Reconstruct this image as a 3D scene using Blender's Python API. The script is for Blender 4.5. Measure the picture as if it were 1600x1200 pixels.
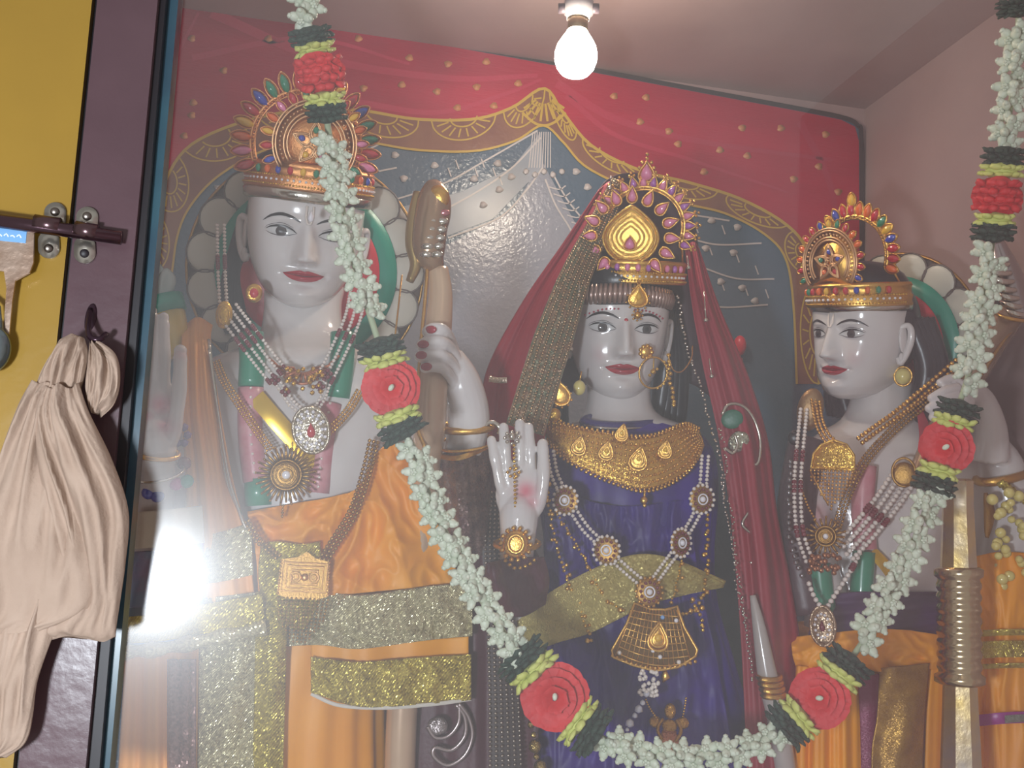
import bpy, bmesh, math, random
import numpy as np
from mathutils import Vector, Matrix, noise
random.seed(7)
for o in list(bpy.data.objects): bpy.data.objects.remove(o)
S = bpy.context.scene
COL = S.collection
# ------------------------------------------------------------------ camera
FPX = 1600.0
YAW, PITCH, ROLL = math.radians(10), math.radians(7.6), math.radians(3.7)
CF = Vector((math.sin(YAW)*math.cos(PITCH), math.cos(YAW)*math.cos(PITCH), math.sin(PITCH)))
r0 = CF.cross(Vector((0, 0, 1))).normalized(); u0 = r0.cross(CF)
CR = r0*math.cos(ROLL) + u0*math.sin(ROLL); CU = -r0*math.sin(ROLL) + u0*math.cos(ROLL)
cd = bpy.data.cameras.new('camera'); cam = bpy.data.objects.new('camera', cd); COL.objects.link(cam)
cd.sensor_width = 36; cd.lens = 36*FPX/1600; cd.clip_start = .01
M3 = Matrix((CR, CU, -CF)).transposed(); cam.matrix_world = M3.to_4x4()
S.camera = cam
# ------------------------------------------------------------------ world, lights, exposure
S.view_settings.view_transform = 'Standard'; S.view_settings.look = 'None'
S.view_settings.gamma = 1; S.view_settings.exposure = 0.28
try: S.view_settings.use_curve_mapping = False
except Exception: pass
W = bpy.data.worlds.new('room_light'); S.world = W; W.use_nodes = True
bg = W.node_tree.nodes['Background']; bg.inputs[0].default_value = (1, .95, .92, 1); bg.inputs[1].default_value = .36
BULB_E, FLASH_E = 100.0, 500.0
# ------------------------------------------------------------------ helpers
def P(px, py, Y):
    d = CF + CR*((px-800)/FPX) + CU*((600-py)/FPX)
    return d*(Y/d.y)
def scale_at(px, py, Y):
    d = CF + CR*((px-800)/FPX) + CU*((600-py)/FPX)
    return (Y/d.y)/FPX
def V3(p): return P(*p) if not isinstance(p, Vector) else p
class Fr:
    """local frame at a place: a right, b up, c towards the viewer, in picture-sized units"""
    def __init__(s, px, py, Y, yaw=0, pitch=0, roll=0, unit=1.0):
        s.o = P(px, py, Y); f = (-s.o).normalized()
        r = Vector((0, 0, 1)).cross(f).normalized(); u = f.cross(r)
        y = math.radians(yaw); f, r = f*math.cos(y)+r*math.sin(y), r*math.cos(y)-f*math.sin(y)
        p = math.radians(pitch); f, u = f*math.cos(p)+u*math.sin(p), u*math.cos(p)-f*math.sin(p)
        q = math.radians(roll); r, u = r*math.cos(q)+u*math.sin(q), u*math.cos(q)-r*math.sin(q)
        s.r, s.u, s.f = r, u, f; s.s = scale_at(px, py, Y)*unit
    def pt(s, a, b, c=0): return s.o + (s.r*a + s.u*b + s.f*c)*s.s
    def sub(s, a, b, c=0, yaw=0, pitch=0, roll=0, unit=1.0):
        n = Fr.__new__(Fr); n.o = s.pt(a, b, c); f, r, u = s.f, s.r, s.u
        y = math.radians(yaw); f, r = f*math.cos(y)+r*math.sin(y), r*math.cos(y)-f*math.sin(y)
        p = math.radians(pitch); f, u = f*math.cos(p)+u*math.sin(p), u*math.cos(p)-f*math.sin(p)
        q = math.radians(roll); r, u = r*math.cos(q)+u*math.sin(q), u*math.cos(q)-r*math.sin(q)
        n.r, n.u, n.f, n.s = r, u, f, s.s*unit; return n
def crom(pts, n):
    """Catmull-Rom through rows of numbers, n samples in all"""
    A = np.array([list(p) for p in pts], float)
    if len(A) == 1: return [A[0]]*n
    B = np.vstack([2*A[0]-A[1], A, 2*A[-1]-A[-2]]); out = []
    for k in range(n):
        t = k/(n-1)*(len(A)-1); i = min(int(t), len(A)-2); t -= i
        p0, p1, p2, p3 = B[i], B[i+1], B[i+2], B[i+3]
        out.append(.5*((2*p1)+(p2-p0)*t+(2*p0-5*p1+4*p2-p3)*t*t+(3*p1-p0-3*p2+p3)*t**3))
    return out
def smooth(pts, n): return [Vector(v) for v in crom([V3(p)[:] for p in pts], n)]
def even(pts, step):
    """points every step metres along a smooth path"""
    L = smooth(pts, max(8, 24*len(pts))); out = [L[0]]; acc = 0
    for a, b in zip(L, L[1:]):
        d = (b-a).length
        while acc+d >= step and d > 1e-9:
            t = (step-acc)/d; a = a.lerp(b, t); out.append(a.copy()); d = (b-a).length; acc = 0
        acc += d
    return out
ICO = {}
def ico(k):
    if k not in ICO:
        b = bmesh.new(); bmesh.ops.create_icosphere(b, subdivisions=k, radius=1)
        ICO[k] = ([v.co.copy() for v in b.verts], [[v.index for v in f.verts] for f in b.faces]); b.free()
    return ICO[k]
class MB:
    def __init__(s): s.v = []; s.f = []; s.uv = {}
    def add(s, vs, fs, uvs=None):
        n = len(s.v); s.v += vs
        if uvs:
            for i, u in enumerate(uvs): s.uv[n+i] = u
        s.f += [[i+n for i in f] for f in fs]; return s
    def ball(s, c, r, k=1, rad3=None, R=None):
        vs, fs = ico(k); c = V3(c)
        if rad3 is None: return s.add([c+v*r for v in vs], fs)
        rx, ry, rz = rad3; ax, ay, az = R
        return s.add([c+ax*(v.x*rx)+ay*(v.y*ry)+az*(v.z*rz) for v in vs], fs)
    def tube(s, pts, rad, seg=10, closed=False, flat=None, caps=True):
        pts = [V3(p) for p in pts]; n = len(pts)
        if not hasattr(rad, '__len__'): rad = [rad]*n
        vs = []; fs = []; up = None
        for i, p in enumerate(pts):
            if closed: t = pts[(i+1) % n]-pts[i-1]
            else: t = pts[min(i+1, n-1)]-pts[max(i-1, 0)]
            t = t.normalized() if t.length > 1e-9 else Vector((0, 0, 1))
            if up is None:
                up = Vector((0, -1, 0)) if abs(t.y) < .9 else Vector((1, 0, 0))
            up = up-t*up.dot(t)
            up = up.normalized() if up.length > 1e-6 else t.orthogonal().normalized()
            sd = t.cross(up)
            fl = 1 if flat is None else flat
            for k in range(seg):
                a = 2*math.pi*k/seg
                vs.append(p+(sd*math.cos(a)+up*math.sin(a)*fl)*rad[i])
        m = n if closed else n-1
        for i in range(m):
            for k in range(seg):
                j = (i+1) % n
                fs.append([i*seg+k, i*seg+(k+1) % seg, j*seg+(k+1) % seg, j*seg+k])
        if caps and not closed: fs += [list(range(seg))[::-1], [(n-1)*seg+k for k in range(seg)]]
        return s.add(vs, fs)
    def beads(s, pts, r, step=None, k=1, jit=0):
        for p in even(pts, step or r*2.05):
            q = p+Vector([random.uniform(-jit, jit) for _ in range(3)]) if jit else p
            s.ball(q, r, k)
        return s
    def grid(s, G, closed=False, cap=False, uvs=None):
        nr, nc = len(G), len(G[0]); vs = [p for r in G for p in r]; fs = []
        for i in range(nr-1):
            for j in range(nc if closed else nc-1):
                k = (j+1) % nc
                fs.append([i*nc+j, i*nc+k, (i+1)*nc+k, (i+1)*nc+j])
        if cap: fs += [list(range(nc))[::-1], [(nr-1)*nc+k for k in range(nc)]]
        return s.add(vs, fs, uvs)
    def dome(s, F, outline, h, c0=0, rings=4, back=True):
        """pillow raised over a closed outline in a local frame"""
        n = len(outline); cx = sum(p[0] for p in outline)/n; cy = sum(p[1] for p in outline)/n
        G = []
        if back: G.append([F.pt(x, y, c0-.15*h) for x, y in outline])
        for i in range(rings):
            k = math.cos(i/rings*math.pi/2); z = math.sin(i/rings*math.pi/2)
            G.append([F.pt(cx+(x-cx)*k, cy+(y-cy)*k, c0+h*z) for x, y in outline])
        b = len(s.v); s.grid(G, closed=True)
        s.v.append(F.pt(cx, cy, c0+h)); t = len(s.v)-1; l = b+(len(G)-1)*n
        for k in range(n): s.f.append([l+k, l+(k+1) % n, t])
        if back: s.f.append([b+k for k in range(n)][::-1])
        return s
    def prism(s, front, thick):
        """closed outline of world points, pushed back by the vector thick"""
        n = len(front); vs = list(front)+[p+thick for p in front]
        fs = [list(range(n)), list(range(n, 2*n))[::-1]]+[[i, i+n, (i+1) % n+n, (i+1) % n] for i in range(n)]
        return s.add(vs, fs)
    def box(s, c, x, y, z):
        vs = [c+x*i+y*j+z*k for i in (-1, 1) for j in (-1, 1) for k in (-1, 1)]
        return s.add(vs, [[0, 1, 3, 2], [4, 6, 7, 5], [0, 4, 5, 1], [2, 3, 7, 6], [0, 2, 6, 4], [1, 5, 7, 3]])
    def mesh(s, name, org):
        me = bpy.data.meshes.new(name)
        me.from_pydata([(v-org)[:] for v in s.v], [], s.f); me.update()
        if s.uv:
            ul = me.uv_layers.new(name='UVMap'); li = np.zeros(len(me.loops), dtype=np.int32)
            me.loops.foreach_get('vertex_index', li)
            uv = np.array([s.uv.get(int(i), (0, 0)) for i in li], dtype=np.float32).ravel(); ul.data.foreach_set('uv', uv)
        b = bmesh.new(); b.from_mesh(me); bmesh.ops.recalc_face_normals(b, faces=b.faces); b.to_mesh(me); b.free()
        return me
def tag(o, label=None, cat=None, group=None, kind=None):
    if label: o['label'] = label
    if cat: o['category'] = cat
    if group: o['group'] = group
    if kind: o['kind'] = kind
    return o
def root(name, at, label, cat, group=None):
    o = bpy.data.objects.new(name, None); o.empty_display_size = .02; COL.objects.link(o); o.location = V3(at)
    return tag(o, label, cat, group)
ORG = {}
def org_of(o): return ORG[o.name] if o.name in ORG else o.location.copy()
def obj(name, mb, mat, parent=None, label=None, cat=None, group=None, kind=None, flat=False, solid=None):
    if parent is None:
        lo = Vector([min(v[i] for v in mb.v) for i in range(3)]); hi = Vector([max(v[i] for v in mb.v) for i in range(3)])
        org = Vector(((lo.x+hi.x)/2, (lo.y+hi.y)/2, lo.z))
    else: org = org_of(parent)
    me = mb.mesh(name, org); me.materials.append(mat)
    if not flat: me.polygons.foreach_set('use_smooth', [True]*len(me.polygons))
    o = bpy.data.objects.new(name, me); COL.objects.link(o)
    if parent is None: o.location = org
    else: o.parent = parent
    ORG[o.name] = org
    if solid:
        m = o.modifiers.new('thickness', 'SOLIDIFY'); m.thickness = solid; m.offset = 0
    return tag(o, label, cat, group, kind)
# ------------------------------------------------------------------ materials
def lin(c):
    return tuple(((x/255)/12.92 if x/255 <= .04045 else ((x/255+.055)/1.055)**2.4) for x in c)+(1,)
MATS = {}
def mat(name, col, rough=.5, metal=0, col2=None, nscale=30, bump=0, bscale=200, sss=0, coat=0, alpha=1, spark=0, sscale=900, trans=0, uvweave=0, stretch=None, spec=None, detail=4):
    if name in MATS: return MATS[name]
    m = bpy.data.materials.new(name); m.use_nodes = True; N = m.node_tree.nodes; L = m.node_tree.links
    b = N['Principled BSDF']; b.inputs['Base Color'].default_value = lin(col)
    b.inputs['Roughness'].default_value = rough; b.inputs['Metallic'].default_value = metal
    if spec is not None: b.inputs['Specular IOR Level'].default_value = spec
    if coat: b.inputs['Coat Weight'].default_value = coat; b.inputs['Coat Roughness'].default_value = .08
    if sss: b.inputs['Subsurface Weight'].default_value = sss; b.inputs['Subsurface Radius'].default_value = (.02, .016, .013)
    if alpha < 1: b.inputs['Alpha'].default_value = alpha
    if trans: b.inputs['Transmission Weight'].default_value = trans
    tc = N.new('ShaderNodeTexCoord'); src = tc.outputs['Object']
    if stretch:
        mp = N.new('ShaderNodeMapping'); mp.inputs['Scale'].default_value = stretch; L.new(src, mp.inputs[0]); src = mp.outputs[0]
    if col2 is not None:
        n = N.new('ShaderNodeTexNoise'); n.inputs['Scale'].default_value = nscale; n.inputs['Detail'].default_value = detail; L.new(src, n.inputs['Vector'])
        r = N.new('ShaderNodeValToRGB'); r.color_ramp.elements[0].position = .35; r.color_ramp.elements[1].position = .65
        r.color_ramp.elements[0].color = lin(col); r.color_ramp.elements[1].color = lin(col2)
        L.new(n.outputs['Fac'], r.inputs[0]); L.new(r.outputs[0], b.inputs['Base Color'])
    last = None
    if bump:
        n = N.new('ShaderNodeTexNoise'); n.inputs['Scale'].default_value = bscale; n.inputs['Detail'].default_value = 5; L.new(src, n.inputs['Vector'])
        bp = N.new('ShaderNodeBump'); bp.inputs['Strength'].default_value = bump; bp.inputs['Distance'].default_value = .002
        L.new(n.outputs['Fac'], bp.inputs['Height']); last = bp
    if uvweave:
        w = N.new('ShaderNodeTexWave'); w.wave_type = 'BANDS'; w.bands_direction = 'DIAGONAL'; w.inputs['Scale'].default_value = uvweave; w.inputs['Distortion'].default_value = .6
        L.new(tc.outputs['UV'], w.inputs['Vector'])
        bp = N.new('ShaderNodeBump'); bp.inputs['Strength'].default_value = .5; bp.inputs['Distance'].default_value = .0015
        L.new(w.outputs['Fac'], bp.inputs['Height'])
        if last: L.new(last.outputs[0], bp.inputs['Normal'])
        last = bp
    if spark:
        v = N.new('ShaderNodeTexVoronoi'); v.inputs['Scale'].default_value = sscale; L.new(tc.outputs['Object'], v.inputs['Vector'])
        vm = N.new('ShaderNodeVectorMath'); vm.operation = 'MULTIPLY_ADD'; vm.inputs[1].default_value = (spark*2,)*3; vm.inputs[2].default_value = (-spark,)*3
        L.new(v.outputs['Color'], vm.inputs[0])
        g = N.new('ShaderNodeNewGeometry'); ad = N.new('ShaderNodeVectorMath'); ad.operation = 'ADD'
        L.new((last.outputs[0] if last else g.outputs['Normal']), ad.inputs[0]); L.new(vm.outputs[0], ad.inputs[1])
        nn = N.new('ShaderNodeVectorMath'); nn.operation = 'NORMALIZE'; L.new(ad.outputs[0], nn.inputs[0]); L.new(nn.outputs[0], b.inputs['Normal'])
    elif last: L.new(last.outputs[0], b.inputs['Normal'])
    MATS[name] = m; return m
MARBLE = mat('marble', (212, 208, 206), .16, sss=.12, coat=.4, col2=(200, 194, 194), nscale=9)
def tintable(m):
    N = m.node_tree.nodes; L = m.node_tree.links; b = N['Principled BSDF']; src = b.inputs['Base Color'].links[0].from_socket
    at = N.new('ShaderNodeAttribute'); at.attribute_name = 'blush'
    mx = N.new('ShaderNodeMix'); mx.data_type = 'RGBA'; L.new(at.outputs['Fac'], mx.inputs['Factor']); L.new(src, mx.inputs['A']); mx.inputs['B'].default_value = lin((206, 96, 116))
    L.new(mx.outputs['Result'], b.inputs['Base Color'])
tintable(MARBLE)
def blush(o, spots):
    """pink paint rubbed on the marble round each (point, radius, strength)"""
    me = o.data; n = len(me.vertices); co = np.zeros(n*3); me.vertices.foreach_get('co', co); co = co.reshape(-1, 3)+np.array(ORG[o.name][:])
    v = np.zeros(n)
    for c, r, k in spots: v = np.maximum(v, k*np.exp(-(np.linalg.norm(co-np.array(c[:]), axis=1)/r)**2))
    a = me.attributes.new('blush', 'FLOAT', 'POINT'); a.data.foreach_set('value', v.astype(np.float32))
BLACK = mat('black_paint', (28, 26, 32), .35)
LIDLINE = mat('lid_line', (60, 52, 60), .4)
EYEW = mat('eye_white', (200, 200, 200), .12, coat=.5)
IRIS = mat('iris_grey', (70, 66, 68), .15, coat=.5)
LIP = mat('lip_red', (168, 22, 48), .2, coat=.6)
NAIL = mat('nail_red', (150, 14, 40), .2, coat=.5)
GOLD = mat('gold', (226, 178, 92), .26, 1, bump=.3, bscale=500)
GOLDP = mat('pink_gold', (232, 180, 118), .3, 1, bump=.4, bscale=600)
GOLDO = mat('old_gold', (176, 136, 74), .36, 1, bump=.4, bscale=500)
GOLDF = mat('filigree_gold', (224, 180, 84), .32, 1, spark=.35, sscale=1200)
SILVER = mat('silver', (206, 200, 188), .2, 1, bump=.25, bscale=120)
CHROME = mat('steel', (160, 150, 155), .22, 1)
PEARL = mat('pearl', (226, 216, 208), .18, coat=.8)
GPEARL = mat('golden_pearl', (214, 200, 120), .2, coat=.8)
MAROONB = mat('maroon_bead', (110, 24, 44), .15, coat=.8)
HAIR = mat('black_hair', (24, 24, 34), .3, bump=.4, bscale=60, stretch=(1, 1, .2))
def gemmat(n, c): return mat('gem_'+n, c, .08, coat=1, spec=.8)
RUBY, BLUE, GREEN, ORANGE, PINK, PURPLE, WHITEG, YEL = (gemmat('ruby', (190, 16, 44)), gemmat('blue', (30, 60, 170)), gemmat('green', (16, 130, 96)),
    gemmat('orange', (226, 100, 24)), gemmat('pink', (226, 130, 170)), gemmat('purple', (170, 90, 180)), gemmat('white', (230, 228, 235)), gemmat('amber', (230, 180, 50)))
ORSAT = mat('orange_satin', (244, 166, 18), .5, col2=(232, 146, 18), nscale=7, bump=.3, bscale=30)
ORPALE = mat('faded_orange', (236, 168, 84), .55, col2=(230, 152, 66), nscale=7, bump=.3, bscale=30)
LACE = mat('silver_lace', (200, 192, 150), .26, .6, uvweave=220, spark=.55, sscale=480)
GLACE = mat('gold_lace', (214, 196, 92), .26, .65, col2=(176, 156, 66), nscale=45, uvweave=160, spark=.5, sscale=460)
SASHG = mat('olive_sash', (190, 174, 104), .3, .5, uvweave=300, spark=.35, sscale=600)
VELVET = mat('purple_velvet', (56, 18, 140), .5, col2=(28, 10, 84), nscale=12, bump=.9, bscale=28)
VELVET.node_tree.nodes['Principled BSDF'].inputs['Sheen Weight'].default_value = .35
VELVET.node_tree.nodes['Principled BSDF'].inputs['Sheen Tint'].default_value = lin((110, 50, 230))
VEIL = mat('red_veil', (150, 22, 48), .5, alpha=.93, bump=.2, bscale=500)
MAROON = mat('maroon_cloth', (74, 22, 42), .5, bump=.3, bscale=200)
REDP = mat('halo_red', (196, 34, 52), .35)
TEAL = mat('halo_teal', (20, 140, 116), .35)
PETALW = mat('halo_petal', (190, 186, 172), .4)
STRAWG = mat('straw_grey', (116, 104, 96), .6, col2=(90, 80, 76))
# ------------------------------------------------------------------ general builders
def lens_outline(L, Wd, ang, n=18, kind='marquise', cx=0, cy=0):
    out = []; ca, sa = math.cos(ang), math.sin(ang)
    for k in range(n):
        t = 2*math.pi*k/n
        x = L*math.cos(t)
        if kind == 'marquise': y = Wd*math.sin(t)*abs(math.sin(t))**.45
        elif kind == 'tear': y = Wd*math.sin(t)*(math.sin(t/2)**1.3)*1.25
        else: y = Wd*math.sin(t)
        out.append((cx+x*ca-y*sa, cy+x*sa+y*ca))
    return out
def gem(F, cx, cy, L, Wd, ang, m, parent, setmb, kind='marquise', c0=0, rim=1.2, name='gemstone', h=None):
    st = MB().dome(F, lens_outline(L, Wd, ang, kind=kind, cx=cx, cy=cy), h or Wd*.8, c0+1, 3)
    obj(name, st, m, parent)
    o = lens_outline(L*1.22, Wd*1.35, ang, kind=kind, cx=cx, cy=cy)
    setmb.prism([F.pt(x, y, c0+1) for x, y in o], F.f*(-2.5*F.s))
    setmb.tube([F.pt(x, y, c0+1.2) for x, y in o], rim*F.s, 5, closed=True)
def sheet(name, rows, m, parent, nu=50, nv=70, folds=None, thick=.0015, uvs=1.0, label=None, cat=None, group=None, kind=None, wob=0):
    """cloth: control rows (top to bottom) of (px,py,Y); folds(u,v) metres towards the viewer"""
    cols = [crom(r, nu) for r in rows]
    A = np.array([crom([c[i] for c in cols], nv) for i in range(nu)])   # nu x nv x 3
    G = []; UV = []
    Lu = (P(*rows[0][0])-P(*rows[0][-1])).length; Lv = (P(*rows[0][0])-P(*rows[-1][0])).length
    for j in range(nv):
        row = []
        for i in range(nu):
            px, py, Y = A[i, j]; u, v = i/(nu-1), j/(nv-1)
            if folds: Y -= folds(u, v)
            if wob: Y -= wob*noise.noise(Vector((px*.02, py*.012, Y*3+len(name))))
            row.append(P(px, py, Y)); UV.append((u*Lu*uvs, v*Lv*uvs))
        G.append(row)
    mb = MB().grid(G, uvs=UV)
    return obj(name, mb, m, parent, label, cat, group, kind, solid=thick)
def pleat(n, amp, ph=0, skew=0, pw=1): return lambda u, v: amp*(math.sin(2*math.pi*(n*u+skew*v)+ph)+.4*math.sin(2*math.pi*(n*2.3*u-skew*v)+ph*2))
def ring_rows(rows, seg=48, n=2.3, fold=0, nf=14, sub=6):
    """body of horizontal rings: (py, xl, xr, Yc, depth)"""
    R = crom(rows, len(rows)*sub); G = []
    for (py, xl, xr, Yc, d) in R:
        a, b = P(xl, py, Yc), P(xr, py, Yc); c = (a+b)/2; h = (b-a)/2; row = []
        for k in range(seg):
            t = 2*math.pi*k/seg; ct, st = math.cos(t), math.sin(t)
            x = math.copysign(abs(ct)**(2/n), ct); y = math.copysign(abs(st)**(2/n), st)
            q = 1+(fold*math.sin(nf*t) if fold else 0)
            row.append(c+h*x*q+Vector((0, -d*y*q, 0)))
        G.append(row)
    return MB().grid(G, closed=True, cap=True)
def remesh(mbs, voxel, it=2):
    """fuse overlapping shapes to one skin"""
    mb = MB()
    for m in mbs: mb.add(m.v, m.f)
    me = mb.mesh('tmp', Vector()); o = bpy.data.objects.new('tmp', me); COL.objects.link(o)
    r = o.modifiers.new('r', 'REMESH'); r.mode = 'VOXEL'; r.voxel_size = voxel
    sm = o.modifiers.new('s', 'SMOOTH'); sm.factor = .5; sm.iterations = it
    bpy.context.view_layer.update()
    dg = bpy.context.evaluated_depsgraph_get(); ev = o.evaluated_get(dg); m2 = ev.to_mesh()
    out = MB(); out.v = [v.co.copy() for v in m2.vertices]; out.f = [list(p.vertices) for p in m2.polygons]
    ev.to_mesh_clear(); bpy.data.objects.remove(o); bpy.data.meshes.remove(me)
    return out
def crumple(amp, fx=4, fy=3, sd=0, pw=1.0):
    """sharp-crested cloth folds that wander"""
    def g(u, v):
        w = noise.noise(Vector((u*2+sd, v*2, 1.3)))*.6
        a = 1-abs(noise.noise(Vector(((u+w*.3)*fx+sd, (v+w*.3)*fy*.5, sd))))*2.2
        b = 1-abs(noise.noise(Vector((u*fx*2.3-sd, v*fy*1.4+w, sd+5))))*2.2
        return amp*(.7*a+.3*b-.85)
    return g
def join(*mbs):
    o = MB()
    for m in mbs: o.add(m.v, m.f)
    return o
# ------------------------------------------------------------------ statue heads
ZP = [(-1.40, .04, .30, .10), (-1.36, .26, .60, .12), (-1.26, .46, .80, .12), (-1.10, .63, .88, .10), (-.90, .76, .91, .06), (-.65, .865, .93, .03), (-.35, .945, .95, 0), (0, .985, .96, 0),
      (.3, 1.0, .98, 0), (.6, .99, .97, 0), (.95, .88, .86, 0), (1.2, .66, .64, 0), (1.36, .36, .34, 0), (1.42, .04, .04, 0)]
def interp(z, k):
    zs = [p[0] for p in ZP]
    if z <= zs[0]: return ZP[0][k]
    if z >= zs[-1]: return ZP[-1][k]
    i = max(j for j in range(len(zs)-1) if zs[j] <= z)
    t = (z-zs[i])/(zs[i+1]-zs[i])
    a = ZP[max(i-1, 0)][k]; b = ZP[i][k]; c = ZP[i+1][k]; d = ZP[min(i+2, len(ZP)-1)][k]
    return .5*((2*b)+(c-a)*t+(2*a-5*b+4*c-d)*t*t+(3*b-a-3*c+d)*t**3)
def gs(x, s): return math.exp(-(x/s)**2)
def sst(a, b, x):
    t = min(1, max(0, (x-a)/(b-a))); return t*t*(3-2*t)
def bumps(x, z):
    b = 0; ax = abs(x)
    # nose: a ridge growing to the tip, wings beside it
    if z > -.62 and z < .4:
        g = sst(.34, -.36, z); end = sst(-.60, -.44, z)
        b += (.05+.27*g)*gs(x, .085+.075*g)*end*sst(.4, .1, z)
        b += .12*gs(ax-.135, .06)*gs(z+.43, .085)
        b += .05*gs(x, .09)*gs(z+.40, .09)
    # eye sockets and eyeballs
    b -= .085*gs(ax-.36, .17)*gs(z-.02, .13)
    b += .075*gs(ax-.42, .19)*gs(z-.01, .095)
    b += .03*gs(ax-.42, .28)*gs(z-.24, .07)
    # lips
    b += .075*gs(x, .24)*gs(z+.675, .045)*(1-.15*gs(x, .03))
    b += .085*gs(x, .20)*gs(z+.785, .05)
    b -= .03*gs(x, .26)*gs(z+.73, .02)
    b -= .045*gs(x, .2)*gs(z+.90, .05)
    b -= .03*gs(ax-.37, .05)*gs(z+.715, .06)
    b -= .02*gs(x, .04)*gs(z+.58, .04)
    # chin, cheeks
    b += .085*gs(x, .2)*gs(z+1.08, .13)
    b += .05*gs(ax-.52, .24)*gs(z+.45, .25)
    return b
NEXP = 2.25
class Head:
    def __init__(s, F, U, zk=1.0, ck=1.0):
        s.F, s.U, s.zk, s.ck = F, U, zk, ck
    def w(s, x, y, z): return s.F.pt(x*s.U, (z*s.zk if z < 0 else z*s.ck)*s.U, y*s.U)
    def fy(s, x, z):
        Wd = interp(z, 1); D = interp(z, 2); r = min(.999, abs(x)/Wd)
        y = interp(z, 3)+D*(1-r**NEXP)**(1/NEXP)
        return y-.0+bumps(x, z)*min(1, (1-r)*3)
    def surf(s, x, z, off=.012): return s.w(x, s.fy(x, z)+off, z)
    def mesh(s):
        zs = [-1.40+.02*k for k in range(2)]
        zs = list(np.linspace(-1.40, -1.2, 14))+list(np.linspace(-1.19, .45, 120))+list(np.linspace(.5, 1.42, 20))
        N = 150; G = []
        for z in zs:
            Wd = interp(z, 1); D = interp(z, 2); c = interp(z, 3); row = []
            for k in range(N):
                u = k/N
                # three quarters of the points on the front half
                t = (u/.74)*math.pi if u < .74 else math.pi+(u-.74)/.26*math.pi
                ct, st = math.cos(t), math.sin(t)
                x = Wd*math.copysign(abs(ct)**(2/NEXP), ct)
                if st >= 0:
                    y = c+D*abs(st)**(2/NEXP)+bumps(x, z)*min(1, (1-min(1, abs(x)/Wd))*3)
                else: y = c-D*1.0*abs(st)**(2/NEXP)
                row.append(s.w(x, y, z))
            G.append(row)
        mb = MB().grid(G, closed=True, cap=True)
        for sg in (-1, 1):   # ears
            e = [(.96, .02, .10), (1.07, -.08, .16), (1.10, -.16, .05), (1.09, -.16, -.2), (1.03, -.06, -.48), (.97, .02, -.62), (.93, .04, -.5)]
            mb.tube(smooth([s.w(sg*a, b, c) for a, b, c in e], 24), [s.U*s.F.s*(.05+.03*math.sin(k/23*math.pi)) for k in range(24)], 8)
            mb.ball(s.w(sg*1.0, -.04, -.12), 1, 3, (s.U*s.F.s*.05, s.U*s.F.s*.13, s.U*s.F.s*.3), (s.F.r, s.F.f, s.F.u))
            mb.ball(s.w(sg*.99, 0, -.52), 1, 2, (s.U*s.F.s*.06, s.U*s.F.s*.07, s.U*s.F.s*.12), (s.F.r, s.F.f, s.F.u))
        return mb
    def patch(s, top, bot, off, nx=24, ny=8):
        """skin of paint between two curves x->z"""
        G = []
        for j in range(ny+1):
            row = []
            for i in range(nx+1):
                (x0, z0), (x1, z1) = top[i], bot[i]; k = j/ny
                x, z = x0+(x1-x0)*k, z0+(z1-z0)*k; row.append(s.surf(x, z, off))
            G.append(row)
        return MB().grid(G)
    def ribbon(s, pts, w, off, n=24):
        C = crom(pts, n); t = []; b = []
        for i, c in enumerate(C):
            k = i/(n-1); ww = w*(math.sin(math.pi*min(1, k*1.02))**.5+.1) if w > 0 else -w
            t.append((c[0], c[1]+ww/2)); b.append((c[0], c[1]-ww/2))
        return s.patch(t, b, off, n-1, 3)
    def paint(s, parent, brow=1.0, open_=1.0, look=0, lidshade=True):
        for sg in (-1, 1):
            hw, hh = .235, .088*open_; cx = .43
            tp = []; bt = []; n = 25
            for i in range(n):
                k = -1+2*i/(n-1); x = cx+hw*k
                tp.append((sg*x, .0+hh*(1-abs(k)**2.0)**.8*1.05+.012*k)); bt.append((sg*x, .0-hh*.72*(1-abs(k)**2.2)**.9+.012*k))
            e = obj('eye', s.patch(tp, bt, .010, n-1, 8), EYEW, parent)
            # iris cut by the lids
            r = .092; T = []; B = []
            for i in range(17):
                k = -1+2*i/16; x = cx+look*sg*.02+r*k; q = r*math.sqrt(max(0, 1-k*k))
                kk = (x-cx)/hw; hi = hh*(1-abs(kk)**2)**.8*1.05-.004; lo = -hh*.72*(1-abs(kk)**2.2)**.9+.004
                T.append((sg*x, min(hi, q+.01))); B.append((sg*x, max(lo, -q+.01)))
            obj('iris', s.patch(T, B, .018, 16, 6), IRIS, e)
            r = .04; T = []; B = []
            for i in range(13):
                k = -1+2*i/12; q = r*math.sqrt(max(0, 1-k*k)); T.append((sg*(cx+look*sg*.02+r*k), q+.012)); B.append((sg*(cx+look*sg*.02+r*k), -q+.012))
            obj('pupil', s.patch(T, B, .026, 12, 4), BLACK, e)
            up = [(sg*(cx+hw*(-1+2*i/8)*1.08), hh*(1-min(1, abs(-1+2*i/8))**2)**.8*1.05+.012+.012*(-1+2*i/8)) for i in range(9)]
            obj('upper_lash_line', s.ribbon(up, .038, .022), BLACK, e)
            lo = [(x, -abs(z-.012)*.75+.003) for x, z in up]
            obj('lower_lash_line', s.ribbon(lo, .014, .02), LIDLINE, e)
            cr = [(sg*(cx-.2), .09), (sg*cx, .155), (sg*(cx+.2), .10), (sg*(cx+.27), .03)]
            obj('eyelid_crease', s.ribbon(cr, .010, .014), LIDLINE, e)
            bw = [(sg*.13, .20*brow), (sg*.27, .275*brow), (sg*.45, .31*brow), (sg*.62, .26*brow), (sg*.74, .16*brow)]
            obj('eyebrow', s.ribbon(bw, .050, .012), BLACK, parent)
        n = 33; T = []; Mi = []; B = []
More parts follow.
